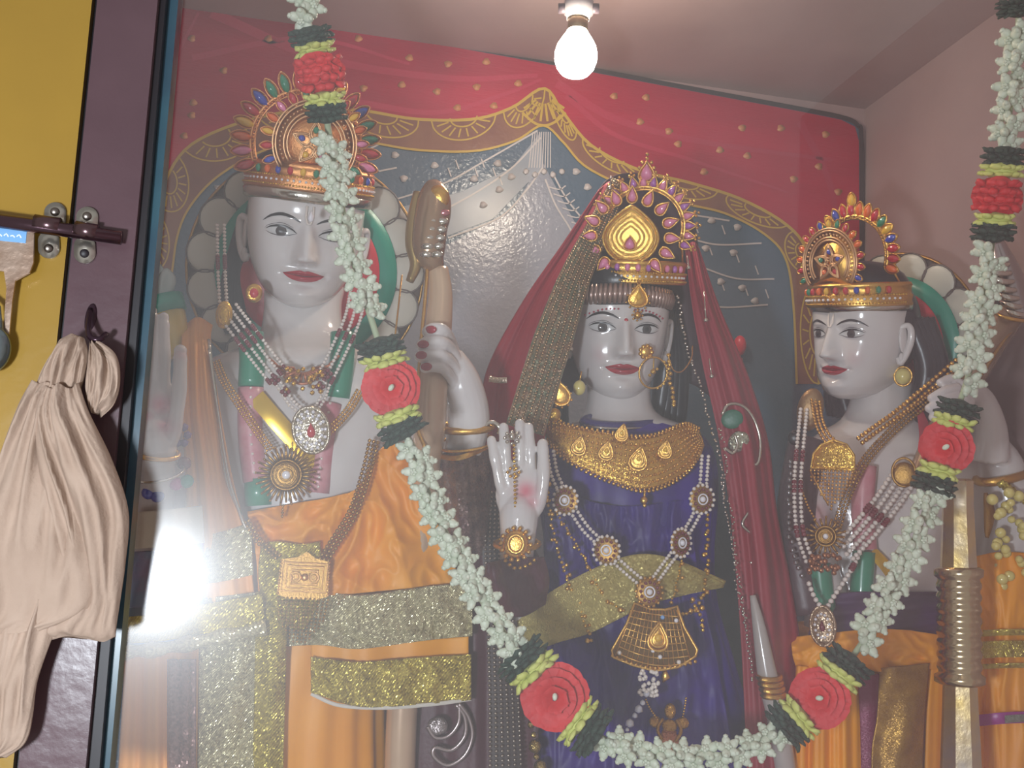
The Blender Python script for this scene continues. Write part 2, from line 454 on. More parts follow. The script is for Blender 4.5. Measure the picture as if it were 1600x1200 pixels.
        for i in range(n):
            k = -1+2*i/(n-1); x = .345*k
            up = -.735+.10*(1-abs(k)**1.6)-.022*gs(k, .12)+.02*abs(k)**3
            mid = -.735+.02*abs(k)**3
            lo = -.735-.115*(1-k*k)**.8+.02*abs(k)**3
            T.append((x, up)); Mi.append((x, mid)); B.append((x, lo))
        l = obj('lips', join(s.patch(T, Mi, .012, n-1, 6), s.patch(Mi, B, .012, n-1, 6)), LIP, parent)
        obj('mouth_line', s.ribbon([(-.34, -.715), (-.15, -.735), (0, -.742), (.15, -.735), (.34, -.715)], .014, .018), mat('mouth_line', (90, 10, 26), .3), l)
# ------------------------------------------------------------------ hands
def palm_hand(wrist, palm, hw, hh, fingers, Y, th=12):
    """open palm towards the viewer. fingers: list of ([(px,py,dY)...], r px)"""
    k = scale_at(palm[0], palm[1], Y); ms = []
    F = Fr(palm[0], palm[1], Y)
    m = MB().ball(F.pt(0, 0), 1, 4, (hw*k, hh*k, th*k), (F.r, F.u, F.f)); ms.append(m)
    m = MB().ball(F.pt(-hw*.25, hh*.35, -2), 1, 3, (hw*.78*k, hh*.62*k, th*.95*k), (F.r, F.u, F.f)); ms.append(m)
    m = MB().ball(F.pt(hw*.42, -hh*.30, 5), 1, 3, (hw*.42*k, hh*.6*k, th*1.0*k), (F.r, F.u, F.f)); ms.append(m)
    m = MB().ball(F.pt(-hw*.5, -hh*.25, 3), 1, 3, (hw*.38*k, hh*.6*k, th*.9*k), (F.r, F.u, F.f)); ms.append(m)
    for pts, r in fingers:
        p = smooth([(x, y, Y+d) for x, y, d in pts], 16)
        ms.append(MB().tube(p, [r*k*(1.0-.12*(i/15)-(.25 if i == 15 else 0))*(1+.07*math.cos(i*1.25)) for i in range(16)], 12))
        ms.append(MB().ball(p[-1], r*k*.84, 2))
    w = smooth([(x, y, Y+d) for x, y, d, r in wrist], 14); rr = [q[0]*k for q in crom([(r,) for *_, r in wrist], 14)]
    ms.append(MB().tube(w, rr, 20))
    return ms
# ------------------------------------------------------------------ the shrine room
YB, YG, XR, ZC, ZF = 1.90, 1.00, 1.05, None, -.78
ZC = P(910, 107, YB).z
PLAST = mat('mauve_plaster', (176, 152, 148), .42, col2=(162, 138, 136), nscale=3, bump=.25, bscale=60)
def quad(name, pts, m, kind='structure'):
    return obj(name, MB().add([Vector(p) for p in pts], [[0, 1, 2, 3]]), m, kind=kind, flat=True)
def slab(name, lo, hi, m, kind='structure', parent=None, **k):
    lo, hi = Vector(lo), Vector(hi); c = (lo+hi)/2; h = (hi-lo)/2
    return obj(name, MB().box(c, Vector((h.x, 0, 0)), Vector((0, h.y, 0)), Vector((0, 0, h.z))), m, parent, kind=kind, flat=True, **k)
XL = -.62
slab('wall_back', (XL-.1, YB, ZF-.1), (XR+.1, YB+.1, ZC+.1), PLAST)
slab('wall_right', (XR, -.2, ZF-.1), (XR+.1, YB, ZC+.1), PLAST)
slab('wall_left', (XL-.1, YG, ZF-.1), (XL, YB, ZC+.1), PLAST)
slab('ceiling', (XL-.1, YG, ZC), (XR+.1, YB, ZC+.1), PLAST)
slab('floor', (XL-.1, YG-.06, ZF-.1), (XR+.1, YB, ZF), mat('stone', (110, 100, 100), .4))
# ------------------------------------------------------------------ painted backdrop
YP = YB-.012
pb = root('painted_backdrop', (800, 900, YB), 'painted curtain mural of red drapery with gold scalloped hem on the back wall', 'mural')
def spot(mb, x, y, r, y0):
    return mb.prism([P(x+r*math.cos(q)*(1+.25*math.sin(3*q+x)), y+r*.9*math.sin(q), y0) for q in np.linspace(0, 2*math.pi, 13)[:-1]], Vector((0, .0004, 0)))
def flatpoly(name, pts, m, parent, y0=YP, th=.0008, n=0):
    if n: pts = [tuple(v) for v in crom(pts, n)]
    return obj(name, MB().prism([P(x, y, y0) for x, y in pts], Vector((0, th, 0))), m, parent, flat=True)
def stripe(mb, pts, w, y0, n=24, taper=False):
    C = crom(pts, n); L = []; R = []
    for i, c in enumerate(C):
        a = C[max(i-1, 0)]; b = C[min(i+1, n-1)]; t = np.array(b)-np.array(a); t = t/(np.linalg.norm(t)+1e-9)
        q = w/2*(1-.6*i/(n-1) if taper else 1)
        L.append((c[0]-t[1]*q, c[1]+t[0]*q)); R.append((c[0]+t[1]*q, c[1]-t[0]*q))
    pl = L+R[::-1]
    G = [[P(*a, y0) for a in L], [P(*a, y0) for a in R]]
    mb.grid(G); return mb
bluep = mat('backdrop_blue', (66, 90, 110), .22, col2=(96, 110, 126), nscale=2.2, bump=.55, bscale=130)
greyp = mat('backdrop_grey', (158, 158, 168), .20, col2=(134, 140, 152), nscale=3, bump=.55, bscale=130)
redp = mat('backdrop_red', (186, 30, 62), .3, col2=(146, 20, 48), nscale=2.6, bump=.35, bscale=130, stretch=(.35, 1, 2.2))
brp = mat('backdrop_brown', (136, 92, 66), .3, col2=(120, 74, 60), nscale=14, bump=.35, bscale=130)
yep = mat('backdrop_yellow', (190, 158, 62), .35)
palep = mat('backdrop_pale', (156, 160, 168), .35, col2=(132, 142, 154), nscale=10)
whp = mat('backdrop_white', (190, 184, 182), .4)
dkp = mat('backdrop_edge', (58, 50, 52), .5)
# board: a slightly thick panel with rounded top right corner
EDGE = [(150, 1340), (150, -30), (370, -24)]+[(480, 26), (700, 66), (910, 104), (1100, 140), (1250, 168), (1318, 181), (1340, 192), (1347, 215), (1349, 400), (1350, 1340)]
obj('panel', MB().prism([P(x, y, YB-.010) for x, y in EDGE], Vector((0, .0098, 0))), bluep, pb, flat=True)
mb = MB(); stripe(mb, [(370, -24), (480, 28), (700, 68), (910, 106), (1100, 142), (1250, 170), (1318, 184), (1340, 196), (1346, 220), (1347, 400), (1348, 800)], 7, YB-.0112, 60); obj('edge_line', mb, dkp, pb)
OUT = [(236, 420), (244, 340), (262, 275), (300, 225), (380, 190), (470, 172), (560, 172), (650, 186), (740, 186), (800, 168), (850, 138), (880, 176), (925, 228), (1000, 266), (1080, 286), (1160, 312), (1230, 352), (1262, 395), (1275, 470), (1280, 600)]
INN = [(268, 430), (278, 365), (300, 318), (345, 272), (420, 232), (500, 216), (575, 222), (650, 234), (740, 236), (805, 220), (848, 196), (880, 222), (915, 260), (985, 294), (1070, 318), (1135, 334), (1195, 366), (1228, 405), (1240, 480), (1245, 600)]
o_ = [tuple(c) for c in crom(OUT, 90)]; i_ = [tuple(c) for c in crom(INN, 90)]
# red curtain fills between the panel edge and the hem
redpoly = [(152, 440), (152, -28), (372, -22), (480, 32), (700, 72), (910, 110), (1100, 146), (1250, 174), (1314, 187), (1336, 198), (1342, 220), (1344, 600)]+o_[::-1]
flatpoly('red_curtain', redpoly, redp, pb, YB-.0120)
G = [[P(a[0], a[1], YB-.0128) for a in o_], [P(a[0], a[1], YB-.0128) for a in i_]]
obj('scalloped_hem', MB().grid(G), brp, pb)
lines = MB(); stripe(lines, OUT, 4.5, YB-.0132, 90); stripe(lines, INN, 3.5, YB-.0132, 90)
for k in range(2, 88, 7):
    if 38 < k < 44: continue
    a, b = np.array(o_[k]), np.array(i_[min(k+3, 89)]); c0, c1 = np.array(o_[max(k-3, 0)]), np.array(o_[min(k+3, 89)]); mid = (c0+c1)/2
    t = (c1-c0); Lh = np.linalg.norm(t)/2; t = t/(2*Lh); nrm = np.array(i_[k])-np.array(o_[k]); hgt = np.linalg.norm(nrm)*.72; nrm = nrm/np.linalg.norm(nrm)
    for sc in (1, .42):
        stripe(lines, [tuple(mid+t*Lh*sc*math.cos(q)+nrm*hgt*sc*math.sin(q)) for q in np.linspace(0, math.pi, 9)], 2.4, YB-.0136, 20)
    for q in np.linspace(.35, math.pi-.35, 8):
        stripe(lines, [tuple(mid+t*Lh*s*math.cos(q)+nrm*hgt*s*math.sin(q)) for s in (.5, .88)], 2.4, YB-.0136, 3)
for q in np.linspace(.5, 2.64, 8): stripe(lines, [(850+14*math.cos(q), 150+12*math.sin(q)), (850+36*math.cos(q), 150+40*math.sin(q))], 3.5, YB-.0136, 4)
stripe(lines, [(816, 176), (835, 192), (852, 196), (868, 190), (884, 176)], 4, YB-.0138, 16)
obj('gold_line', lines, yep, pb)
dots = MB(); R_ = random.Random(3)
for (x, y) in [(300, 180), (302, 160), (288, 212), (568, 138), (628, 132), (683, 143), (715, 168), (745, 136), (772, 165), (810, 130), (560, 60), (640, 90), (700, 100), (760, 96), (300, 60), (350, 110), (420, 60), (1000, 190), (1045, 205), (1060, 225), (1125, 234), (1168, 243), (1160, 200), (1100, 268), (960, 150), (1010, 152), (1220, 200), (1290, 210), (1280, 260), (1310, 300), (1240, 280)]:
    spot(dots, x, y, 6, YB-.0130)
obj('curtain_dot', dots, mat('backdrop_dot', (196, 130, 82), .4), pb, kind='stuff')
cf = MB()
for pts, w in [([(330, 20), (500, 90), (700, 122), (840, 118)], 16), ([(560, 160), (680, 176), (780, 150), (846, 124)], 10), ([(870, 130), (960, 185), (1100, 222), (1300, 250)], 14), ([(885, 150), (960, 210), (1080, 250), (1230, 300)], 9), ([(300, 90), (480, 60), (640, 100)], 10), ([(1250, 190), (1300, 300), (1320, 480)], 12), ([(250, 200), (262, 120), (310, 20)], 10)]:
    stripe(cf, pts, w, YB-.0125, 30, True)
obj('curtain_fold', cf, mat('backdrop_rose', (176, 42, 70), .3, bump=.35, bscale=130), pb)
# grey misty middle and pale inner drapery
flatpoly('grey_field', [(846, 250), (800, 330), (720, 372), (660, 400), (600, 440), (560, 520), (540, 1300), (1000, 1300), (960, 600), (935, 420), (905, 360)], greyp, pb, YB-.0108)
flatpoly('inner_drape', [(846, 205), (800, 262), (720, 300), (640, 320), (600, 330), (604, 350), (690, 372), (770, 342), (820, 290), (848, 262)], palep, pb, YB-.0114)
ws = MB()
for pts in ([(840, 204), (760, 250), (690, 288), (590, 320)], [(845, 215), (800, 262), (745, 300), (690, 330)], [(848, 262), (820, 300), (780, 340), (700, 372)], [(852, 280), (868, 320), (890, 356), (905, 388)], [(862, 268), (885, 310), (912, 345), (930, 372)], [(930, 250), (990, 300), (1060, 330), (1140, 345)],
            [(600, 222), (560, 240), (500, 262)], [(1070, 370), (1120, 382), (1190, 380)], [(1090, 415), (1150, 435), (1210, 436)], [(1080, 470), (1130, 480), (1200, 476)], [(620, 262), (590, 268), (560, 276)], [(336, 290), (345, 306), (364, 316)], [(335, 292), (350, 290)]):
    stripe(ws, pts, 2.6, YB-.0120, 24)
for k in range(8): stripe(ws, [(858+k*7, 292+k*11), (874+k*7, 296+k*11), (884+k*7, 290+k*11)], 2, YB-.012, 8)
for x, y in [(700, 262), (712, 250), (742, 262), (752, 248), (770, 262), (780, 275), (1086, 350), (1128, 352), (1108, 385), (1150, 396), (1127, 440), (1164, 448), (1180, 415), (1196, 452)]: stripe(ws, [(x, y), (x+5, y+14)], 2, YB-.012, 4)
for k in range(9): stripe(ws, [(846-k*3.4+14, 206), (830-k*4.2+30, 262)], 1.6, YB-.0122, 4)
obj('drape_outline', ws, whp, pb)
dd = MB()
for x, y in [(617, 242), (679, 258), (631, 279), (741, 279), (778, 255), (780, 296), (799, 276), (755, 320), (1112, 344), (1152, 355), (1103, 388), (1146, 395), (1126, 440), (1160, 450), (1180, 470), (900, 268), (918, 292), (1000, 330)]: spot(dd, x, y, 6, YB-.0124)
for k in range(5): dd.ball(P(822+k*14, 268+(k % 2)*5, YB-.012), .006, 1, (.007, .0008, .007), (Vector((1, 0, 0)), Vector((0, 1, 0)), Vector((0, 0, 1))))
obj('drape_dot', dd, whp, pb, kind='stuff')
# ------------------------------------------------------------------ front: yellow door leaf, frame, glass
YF = .97
yel = mat('yellow_paint', (158, 124, 46), .3, col2=(148, 116, 44), nscale=5, bump=.3, bscale=40)
brn = mat('brown_paint', (92, 68, 74), .32, col2=(80, 58, 64), nscale=8, bump=.35, bscale=50)
blk = mat('dark_gap', (26, 20, 26), .5)
gry = mat('blue_frame', (52, 86, 98), .3, col2=(44, 66, 82), nscale=12)
dgr = mat('dark_frame', (40, 40, 44), .3)
def lean(name, xs, Y0, Y1, m, **k):
    """upright member between picture columns given at the top and bottom of the frame"""
    (a0, a1), (b0, b1) = xs
    pts = [P(a0, -60, Y0), P(a1, -60, Y0), P(b1, 1260, Y0), P(b0, 1260, Y0)]
    return obj(name, MB().prism(pts, Vector((0, Y1-Y0, 0))), m, flat=True, **k)
# picture x of the member edges at y=-60 and y=1260
lean('door_1', ((-260, 150), (-420, 14)), YF-.005, YF+.03, yel, kind='structure')
lean('gap_shade_1', ((148, 160), (12, 24)), YF+.006, YF+.03, blk, kind='structure')  # black strip filling the gap by the door leaf, its shade as colour
lean('trim_2', ((158, 252), (22, 128)), YF-.012, YF+.03, brn, kind='structure')
lean('gap_shade_3', ((250, 264), (126, 150)), YF-.002, YF+.03, blk, kind='structure')  # same for the gap by the blue edge: shade given as a black strip
lean('trim_4', ((262, 284), (146, 166)), YF+.012, YF+.04, gry, kind='structure')
# glass
g = bpy.data.materials.new('dusty_glass'); g.use_nodes = True; N = g.node_tree.nodes; L = g.node_tree.links
for n in list(N): N.remove(n)
out = N.new('ShaderNodeOutputMaterial'); tr = N.new('ShaderNodeBsdfTransparent'); gl = N.new('ShaderNodeBsdfGlossy'); gl.inputs['Roughness'].default_value = 0.0
gr = N.new('ShaderNodeBsdfGlossy'); gr.inputs['Roughness'].default_value = .34; df = N.new('ShaderNodeBsdfDiffuse'); df.inputs[0].default_value = (.8, .8, .85, 1)
def mix(f, a, b):
    m = N.new('ShaderNodeMixShader'); L.new(a.outputs[0], m.inputs[1]); L.new(b.outputs[0], m.inputs[2])
    if isinstance(f, float): m.inputs[0].default_value = f
    else: L.new(f, m.inputs[0])
    return m
ns = N.new('ShaderNodeTexNoise'); ns.inputs['Scale'].default_value = 5; ns.inputs['Detail'].default_value = 6
mr = N.new('ShaderNodeMapRange'); mr.inputs['From Min'].default_value = .3; mr.inputs['From Max'].default_value = .75; mr.inputs['To Min'].default_value = .006; mr.inputs['To Max'].default_value = .03
L.new(ns.outputs['Fac'], mr.inputs['Value'])
tc = N.new('ShaderNodeTexCoord'); L.new(tc.outputs['Object'], ns.inputs['Vector'])
m1 = mix(mr.outputs[0], tr, df); g5 = N.new('ShaderNodeBsdfGlossy'); g5.inputs['Roughness'].default_value = .16; m2 = mix(.012, mix(.02, m1, gr), g5); m3 = mix(.06, m2, gl); L.new(m3.outputs[0], out.inputs[0])
gp = [P(275, -60, YG), P(1900, -60, YG), P(1900, 1300, YG), P(158, 1300, YG)]
gp = [Vector((p.x, YG, p.z)) for p in gp]
obj('window_1', MB().prism(gp, Vector((0, .004, 0))), g, kind='structure', flat=True)
# ------------------------------------------------------------------ bulb
b = P(900, 85, 1.45); sb = scale_at(900, 85, 1.45)
bu = root('light_bulb', b, 'lit round bulb glowing white, hanging in a holder in front of the red curtain', 'light bulb')
def lathe(c, prof, k, seg=40, tilt=None):
    mb = MB(); up = tilt or Vector((0, 0, 1)); x = up.orthogonal().normalized(); y = up.cross(x)
    G = [[c+up*(z*k)+(x*math.cos(2*math.pi*i/seg)+y*math.sin(2*math.pi*i/seg))*(r*k) for i in range(seg)] for r, z in prof]
    return mb.grid(G, closed=True, cap=True)
em = bpy.data.materials.new('lit_bulb'); em.use_nodes = True; n_ = em.node_tree.nodes; p_ = n_['Principled BSDF']
p_.inputs['Base Color'].default_value = (1, 1, 1, 1); p_.inputs['Emission Color'].default_value = (1, .86, .70, 1); p_.inputs['Emission Strength'].default_value = BULB_E
obj('glass_globe', lathe(b, [(1, -38), (12, -36), (22, -31), (29, -22), (33, -10), (33, 2), (30, 14), (24, 25), (18, 34), (15, 40), (1, 41)], sb), em, bu)
obj('metal_cap', lathe(b, [(15, 38), (16, 40), (16, 56), (15, 57), (17, 58), (17, 60), (1, 60)], sb), mat('cap_metal', (170, 150, 120), .3, 1), bu)
hd = obj('bulb_holder', lathe(b, [(1, 58), (18, 58), (19, 66), (23, 68), (23, 96), (19, 98), (19, 130), (10, 134), (1, 134)], sb), mat('bakelite', (150, 145, 148), .3), bu)
for sg in (-1, 1): obj('holder_ear', lathe(b+CR*(sg*24*sb)+Vector((0, 0, 76*sb)), [(1, -8), (8, -8), (8, 8), (1, 8)], sb, 16, CR), mat('bakelite_dark', (80, 70, 76), .4), hd)
mb = MB().tube([b+Vector((0, 0, 130*sb)), Vector((b.x, b.y, ZC))], .004, 8)
obj('cord', mb, mat('cord_dark', (50, 44, 48), .5), bu)
# a bare lamp in the room before the shrine, mirrored in the pane
q = P(240, 905, YG); lp = Vector((q.x*(1+.02)*1.9, -.9, q.z*1.9)); lp = Vector((q.x*(YG+.15)/YG, -.15, q.z*(YG+.15)/YG))
lp = Vector((q.x+(q.x/YG)*(YG+.05), -.05, q.z+(q.z/YG)*(YG+.05)))
fl = root('round_lamp', lp, 'bare round lamp lit in the room before the shrine, mirrored in the glass', 'lamp')
e2 = bpy.data.materials.new('lit_lamp'); e2.use_nodes = True; p_ = e2.node_tree.nodes['Principled BSDF']
p_.inputs['Emission Color'].default_value = (.86, .93, 1, 1); p_.inputs['Emission Strength'].default_value = FLASH_E
obj('lamp_globe', MB().ball(lp, .048, 3), e2, fl)
obj('lamp_stem', MB().tube([lp+Vector((0, 0, -.03)), lp+Vector((0, 0, -.07))], .012, 12), CHROME, fl)
# ------------------------------------------------------------------ bolt, brackets, hasp, hook, padlock
YO = YF-.012
bt = root('door_bolt', (60, 370, YO), 'dark steel sliding bolt crossing from the yellow door to the brown frame', 'bolt')
rodY = YO-.014; k0 = scale_at(90, 350, rodY)
obj('rod', MB().tube([(-80, 334, rodY), (190, 372, rodY)], 11*k0, 20), mat('bolt_steel', (96, 76, 84), .22, 1, bump=.15, bscale=80), bt)
for nm, x0, x1, y0 in [('sleeve', 54, 94, 352), ('sleeve', 118, 152, 362)]:
    obj(nm, MB().tube([(x0, y0-4, rodY), (x1, y0+2, rodY)], 13.5*k0, 20), mat('sleeve_steel', (110, 88, 92), .25, 1), bt)
for x, y in [(86, 331), (136, 338), (76, 388), (132, 396)]:
    o = [(x+17*math.cos(t)*1.0, y+15*math.sin(t)+(12 if y < 350 else -12)*(1 if math.sin(t)*(1 if y < 350 else -1) > 0 else 0)) for t in np.linspace(0, 2*math.pi, 22)[:-1]]
    lug = obj('bracket_lug', MB().prism([P(a, c, YO-.004 if x > 100 else YF-.009) for a, c in o], Vector((0, .0035, 0))), mat('galvanised', (186, 182, 172), .3, .9, bump=.3, bscale=90), bt)
    s1 = Fr(x, y, YO-.005 if x > 100 else YF-.010)
    obj('screw', MB().dome(s1, lens_outline(7, 7, 0, kind='round'), 3), mat('screw_steel', (120, 112, 106), .3, 1) if not (x, y) == (132, 396) else blk, lug)
hp = root('hasp_plate', (20, 460, YO), 'worn steel hasp plate with a torn blue sticker hanging under the bolt', 'hasp')
hs = [(-90, 350), (-90, 375), (-90, 420), (-20, 420), (6, 424), (10, 450), (5, 518), (14, 522), (19, 470), (24, 438), (46, 426), (52, 410), (53, 358)]
obj('plate', MB().prism([P(a, c, YO-.010) for a, c in hs], Vector((0, .003, 0))), mat('worn_steel', (190, 168, 152), .35, .85, col2=(150, 120, 100), nscale=30, bump=.4, bscale=90), hp, flat=True)
st = obj('sticker', MB().prism([P(a, c, YO-.0108) for a, c in [(-40, 352), (42, 360), (40, 380), (-40, 372)]], Vector((0, .0006, 0))), mat('sticker_blue', (120, 170, 220), .3), hp, flat=True)
mb = MB()
for k in range(7): stripe(mb, [(-34+k*10, 365+k*.8), (-30+k*10, 362+k*.8+2*(k % 2)), (-27+k*10, 367+k*.8)], 2, YO-.0109, 5)
obj('sticker_print', mb, mat('print_white', (220, 230, 240), .4), st)
pk = obj('padlock', join(MB().dome(Fr(-20, 545, YO-.018), lens_outline(34, 40, 0, 28, 'round'), 12), MB().tube([(-40, 520, YO-.016), (-36, 480, YO-.016), (-20, 466, YO-.016), (-4, 480, YO-.016), (0, 520, YO-.016)], 5*k0, 10)), mat('lock_steel', (132, 146, 150), .25, .9), label='grey padlock hanging at the far left edge of the yellow door', cat='padlock')
hk = root('wall_hook', (140, 490, YO), 'dark metal hook on the brown frame holding the knotted cloth', 'hook')
dk = mat('hook_dark', (58, 40, 50), .25, .6)
obj('hook_plate', MB().dome(Fr(142, 500, YO), lens_outline(26, 9, math.pi/2, kind='round'), 4), dk, hk)
obj('hook_arm', MB().tube(smooth([(141, 484, YO-.004), (138, 512, YO-.022), (142, 528, YO-.030), (156, 530, YO-.030), (166, 522, YO-.022)], 20), 4.5*k0, 10), dk, hk)
# ------------------------------------------------------------------ cloth on the hook
CLOTH = mat('beige_cotton', (172, 150, 134), .9, col2=(158, 136, 120), nscale=14, bump=.35, bscale=260)
def bag(rows, nf, amp, ph, n=2.0, tw=0, nsec=110):
    R = crom(rows, len(rows)*16); G = []
    for i, (py, xl, xr, Yc, d) in enumerate(R):
        v = i/len(R); a, bb = P(xl, py, Yc), P(xr, py, Yc); c = (a+bb)/2; h = (bb-a)/2; row = []
        for k in range(nsec):
            t = 2*math.pi*k/nsec; x = math.cos(t); y = math.sin(t)
            n1 = noise.noise(Vector((x*1.6+tw*v*.5, v*1.2+ph, y*.7))); n2 = noise.noise(Vector((x*3.0+ph+tw*v, v*2.0, y*1.5+ph))); n3 = noise.noise(Vector((x*7+v*2, v*5+ph, y*2)))
            ridge = (1-abs(n2)*2.4)
            f = 1.1*n1+.55*ridge-.25+.22*n3
            row.append(c+h*x*(1+.08*n2)+Vector((0, -d*.85*y*(.75+f*.75), 0))+Vector((0, 0, .007*n1)))
        G.append(row)
    return MB().grid(G, closed=True, cap=True)
cl = MB(); Yk = YO-.03
parts = [bag([(530, 108, 134, Yk, .010), (548, 84, 138, Yk-.004, .018), (580, 66, 134, Yk-.006, .024), (612, 56, 126, Yk-.002, .020), (630, 60, 118, Yk, .014)], 4, .14, 1),
         bag([(535, 140, 150, Yk, .006), (560, 138, 180, Yk-.004, .014), (595, 134, 187, Yk-.004, .018), (625, 134, 180, Yk, .016), (645, 138, 160, Yk, .008)], 3, .12, 2),
         bag([(600, 50, 110, Yk-.006, .016), (640, 28, 120, Yk-.008, .024), (720, -2, 130, Yk-.004, .026), (820, -30, 150, Yk, .028), (900, -50, 170, Yk+.002, .028), (960, -50, 160, Yk+.002, .024), (990, -50, 90, Yk+.002, .016)], 7, .15, .4, tw=2),
         bag([(605, 70, 122, Yk-.014, .014), (650, 56, 138, Yk-.016, .022), (720, 60, 172, Yk-.014, .026), (800, 74, 198, Yk-.010, .024), (880, 90, 196, Yk-.006, .020), (940, 100, 190, Yk-.004, .016), (985, 60, 184, Yk-.002, .014), (998, 70, 180, Yk, .006)], 6, .16, 2.2, tw=-2),
         bag([(940, -50, 100, Yk-.004, .018), (1000, -50, 78, Yk-.004, .020), (1060, -50, 60, Yk-.004, .018), (1120, -50, 52, Yk-.004, .016), (1160, -50, 40, Yk-.002, .012), (1182, -50, 10, Yk, .006)], 5, .14, 3.4, tw=1)]
for p in parts: cl.add(p.v, p.f)
obj('hanging_cloth', cl, CLOTH, label='crumpled beige cotton cloth knotted over the hook on the brown frame', cat='cloth')
# ------------------------------------------------------------------ shared jewellery and dress makers
def floor_at(px, Y):
    p = P(px, 1000, Y); return Vector((p.x, Y, ZF))
def crown(name, F, R, label, pal, disc=(0, 30), Rd=None, arch=None, band=None, metal=None, style='spiral', a0=-20, a1=200, n=15, gl=11, gw=5, group=None, fin=True, inner=True, stones=True):
    """F: frame at the middle of the brow band. band=(half width, height, tilt, depth)"""
    metal = metal or GOLDP
    at = F.pt(0, -20, 0); r = root(name, at, label, 'crown', group)
    bw, bh, tl, dp = band
    def bp(t, b, out=0):
        a = math.radians(t); return F.pt((bw+out)*math.sin(a), b+tl*math.cos(a), (dp+out)*math.cos(a)-dp)
    T = np.linspace(-100, 100, 61)
    prof = [(0, 3), (bh*.08, 5), (bh*.2, 3), (bh*.45, 5), (bh*.52, 2), (bh*.8, 3), (bh*.86, 5), (bh, 2), (bh, -3), (0, -3)]
    mb = MB().grid([[bp(t, b, o) for t in T] for b, o in prof+[prof[0]]])
    bo = obj('brow_band', mb, metal, r)
    bd = MB(); rr = F.s*2.0
    for bb, o in ((bh*.14, 5), (bh*.48, 4.5)): bd.beads([bp(t, bb, o) for t in np.linspace(-88, 88, 13)], rr, rr*2.3)
    obj('beading', bd, GOLDF, bo)
    bd = MB().beads([bp(t, bh*.32, 5) for t in np.linspace(-80, 80, 13)], rr*1.15, rr*4.6); obj('white_stone_row', bd, WHITEG, bo, kind='stuff')
    for i, t in enumerate(np.linspace(-66, 66, 13)):
        a = math.radians(t); p = bp(t, bh*.68, 4)
        f = F.sub(0, 0, 0, yaw=t); f.o = p
        q = MB().dome(f, lens_outline(bh*.16, bh*.115, math.pi/2, kind='round', n=12), 4, 0, 3)
        obj('band_stone', q, pal[i % len(pal)], bo)
    # disc standing on the band
    D = F.sub(disc[0], bh+disc[1], -4)
    Rd = Rd or R*.6
    def ell(q, k): return (Rd*k*math.cos(q), Rd*1.04*k*math.sin(q))
    mb = MB()
    QQ = np.linspace(math.radians(-38), math.radians(218), 50)
    if style != 'leaf':
        pl = [ell(q, 1) for q in QQ]; mb.prism([D.pt(x, y, 0) for x, y in pl], D.f*(-3*F.s))
        obj('disc', mb, metal, r)
        fl = MB()
        for k in (1.0, .93, .74, .66): fl.tube([D.pt(*ell(q, k), 2) for q in QQ], 1.6*F.s, 6)
        fl.beads([D.pt(*ell(q, .83), 2) for q in QQ[::4]], 2.2*F.s, 6.5*F.s)
        # wire spiral petals round a centre
        npet = 5
        for i in range(npet):
            q = math.pi/2+2*math.pi*i/npet; cx, cy = .32*Rd*math.cos(q), .32*Rd*math.sin(q)
            for kk in (1, .72):
                fl.tube([D.pt(x, y, 2.5) for x, y in lens_outline(.25*Rd*kk, .17*Rd*kk, q, 16, 'tear', cx, cy)], 1.3*F.s, 5, closed=True)
            obj('disc_stone', MB().dome(D, lens_outline(.085*Rd, .075*Rd, q, 10, 'round', cx*1.05, cy*1.05), 3, 2), pal[(i*2+1) % len(pal)], r)
        obj('wire_filigree', fl, mat('wire_pink', (224, 178, 130), .35, .8), r)
        stg = MB()
        if stones:
            for i in range(n):
                q = math.radians(-25+230*i/(n-1)); x, y = ell(q, 1.13)
                gem(D, x, y, gl*.62, gw*.7, q, pal[(i*3+1) % len(pal)], r, stg, c0=0, rim=.9)
            obj('disc_setting', stg, metal, r)
    else:
        lf = []
        for i in range(44):
            q = 2*math.pi*i/44; rr_ = 1-.10*abs(math.sin(q))
            x = math.cos(q); y = math.sin(q)
            if y > 0: x = x*(1-y**2.2*.55); y = y*1.25
            lf.append((Rd*.85*x*rr_, Rd*.85*y*rr_-2))
        obj('leaf_plate', MB().dome(D, lf, 5, 0), metal, r)
        fl = MB()
        for k in (.95, .80, .64, .48, .33): fl.tube([D.pt(x*k, y*k, 3+4*(1-k)) for x, y in lf], 1.7*F.s, 6, closed=True)
        obj('leaf_ridge', fl, GOLDF, r)
        gm = MB(); gem(D, 0, -Rd*.18, 9, 8, math.pi/2, PINK, r, gm, 'tear', 7, h=5)
        for i in range(13):
            q = math.radians(-50+280*i/12); x, y = 1.22*Rd*math.cos(q), 1.15*Rd*math.sin(q)+3
            gem(D, x, y, 10.5, 6.5, q, PINK, r, gm, 'tear', 2, rim=1.2)
        obj('petal_setting', gm, metal, r)
    # rear arch
    ax, ay, ac, ar = arch
    Ar = F.sub(ax, bh+ay, ac)
    QA = np.linspace(math.radians(a0), math.radians(a1), 50)
    mb = MB()
    for k, rr_ in ((1, 3.0), (.93, 1.8)): mb.tube([Ar.pt(ar*k*math.cos(q), ar*k*math.sin(q), 0) for q in QA], rr_*F.s, 8)
    mb.beads([Ar.pt(ar*.965*math.cos(q), ar*.965*math.sin(q), 2) for q in QA[::4]], 1.8*F.s, 5*F.s)
    N2 = n+4
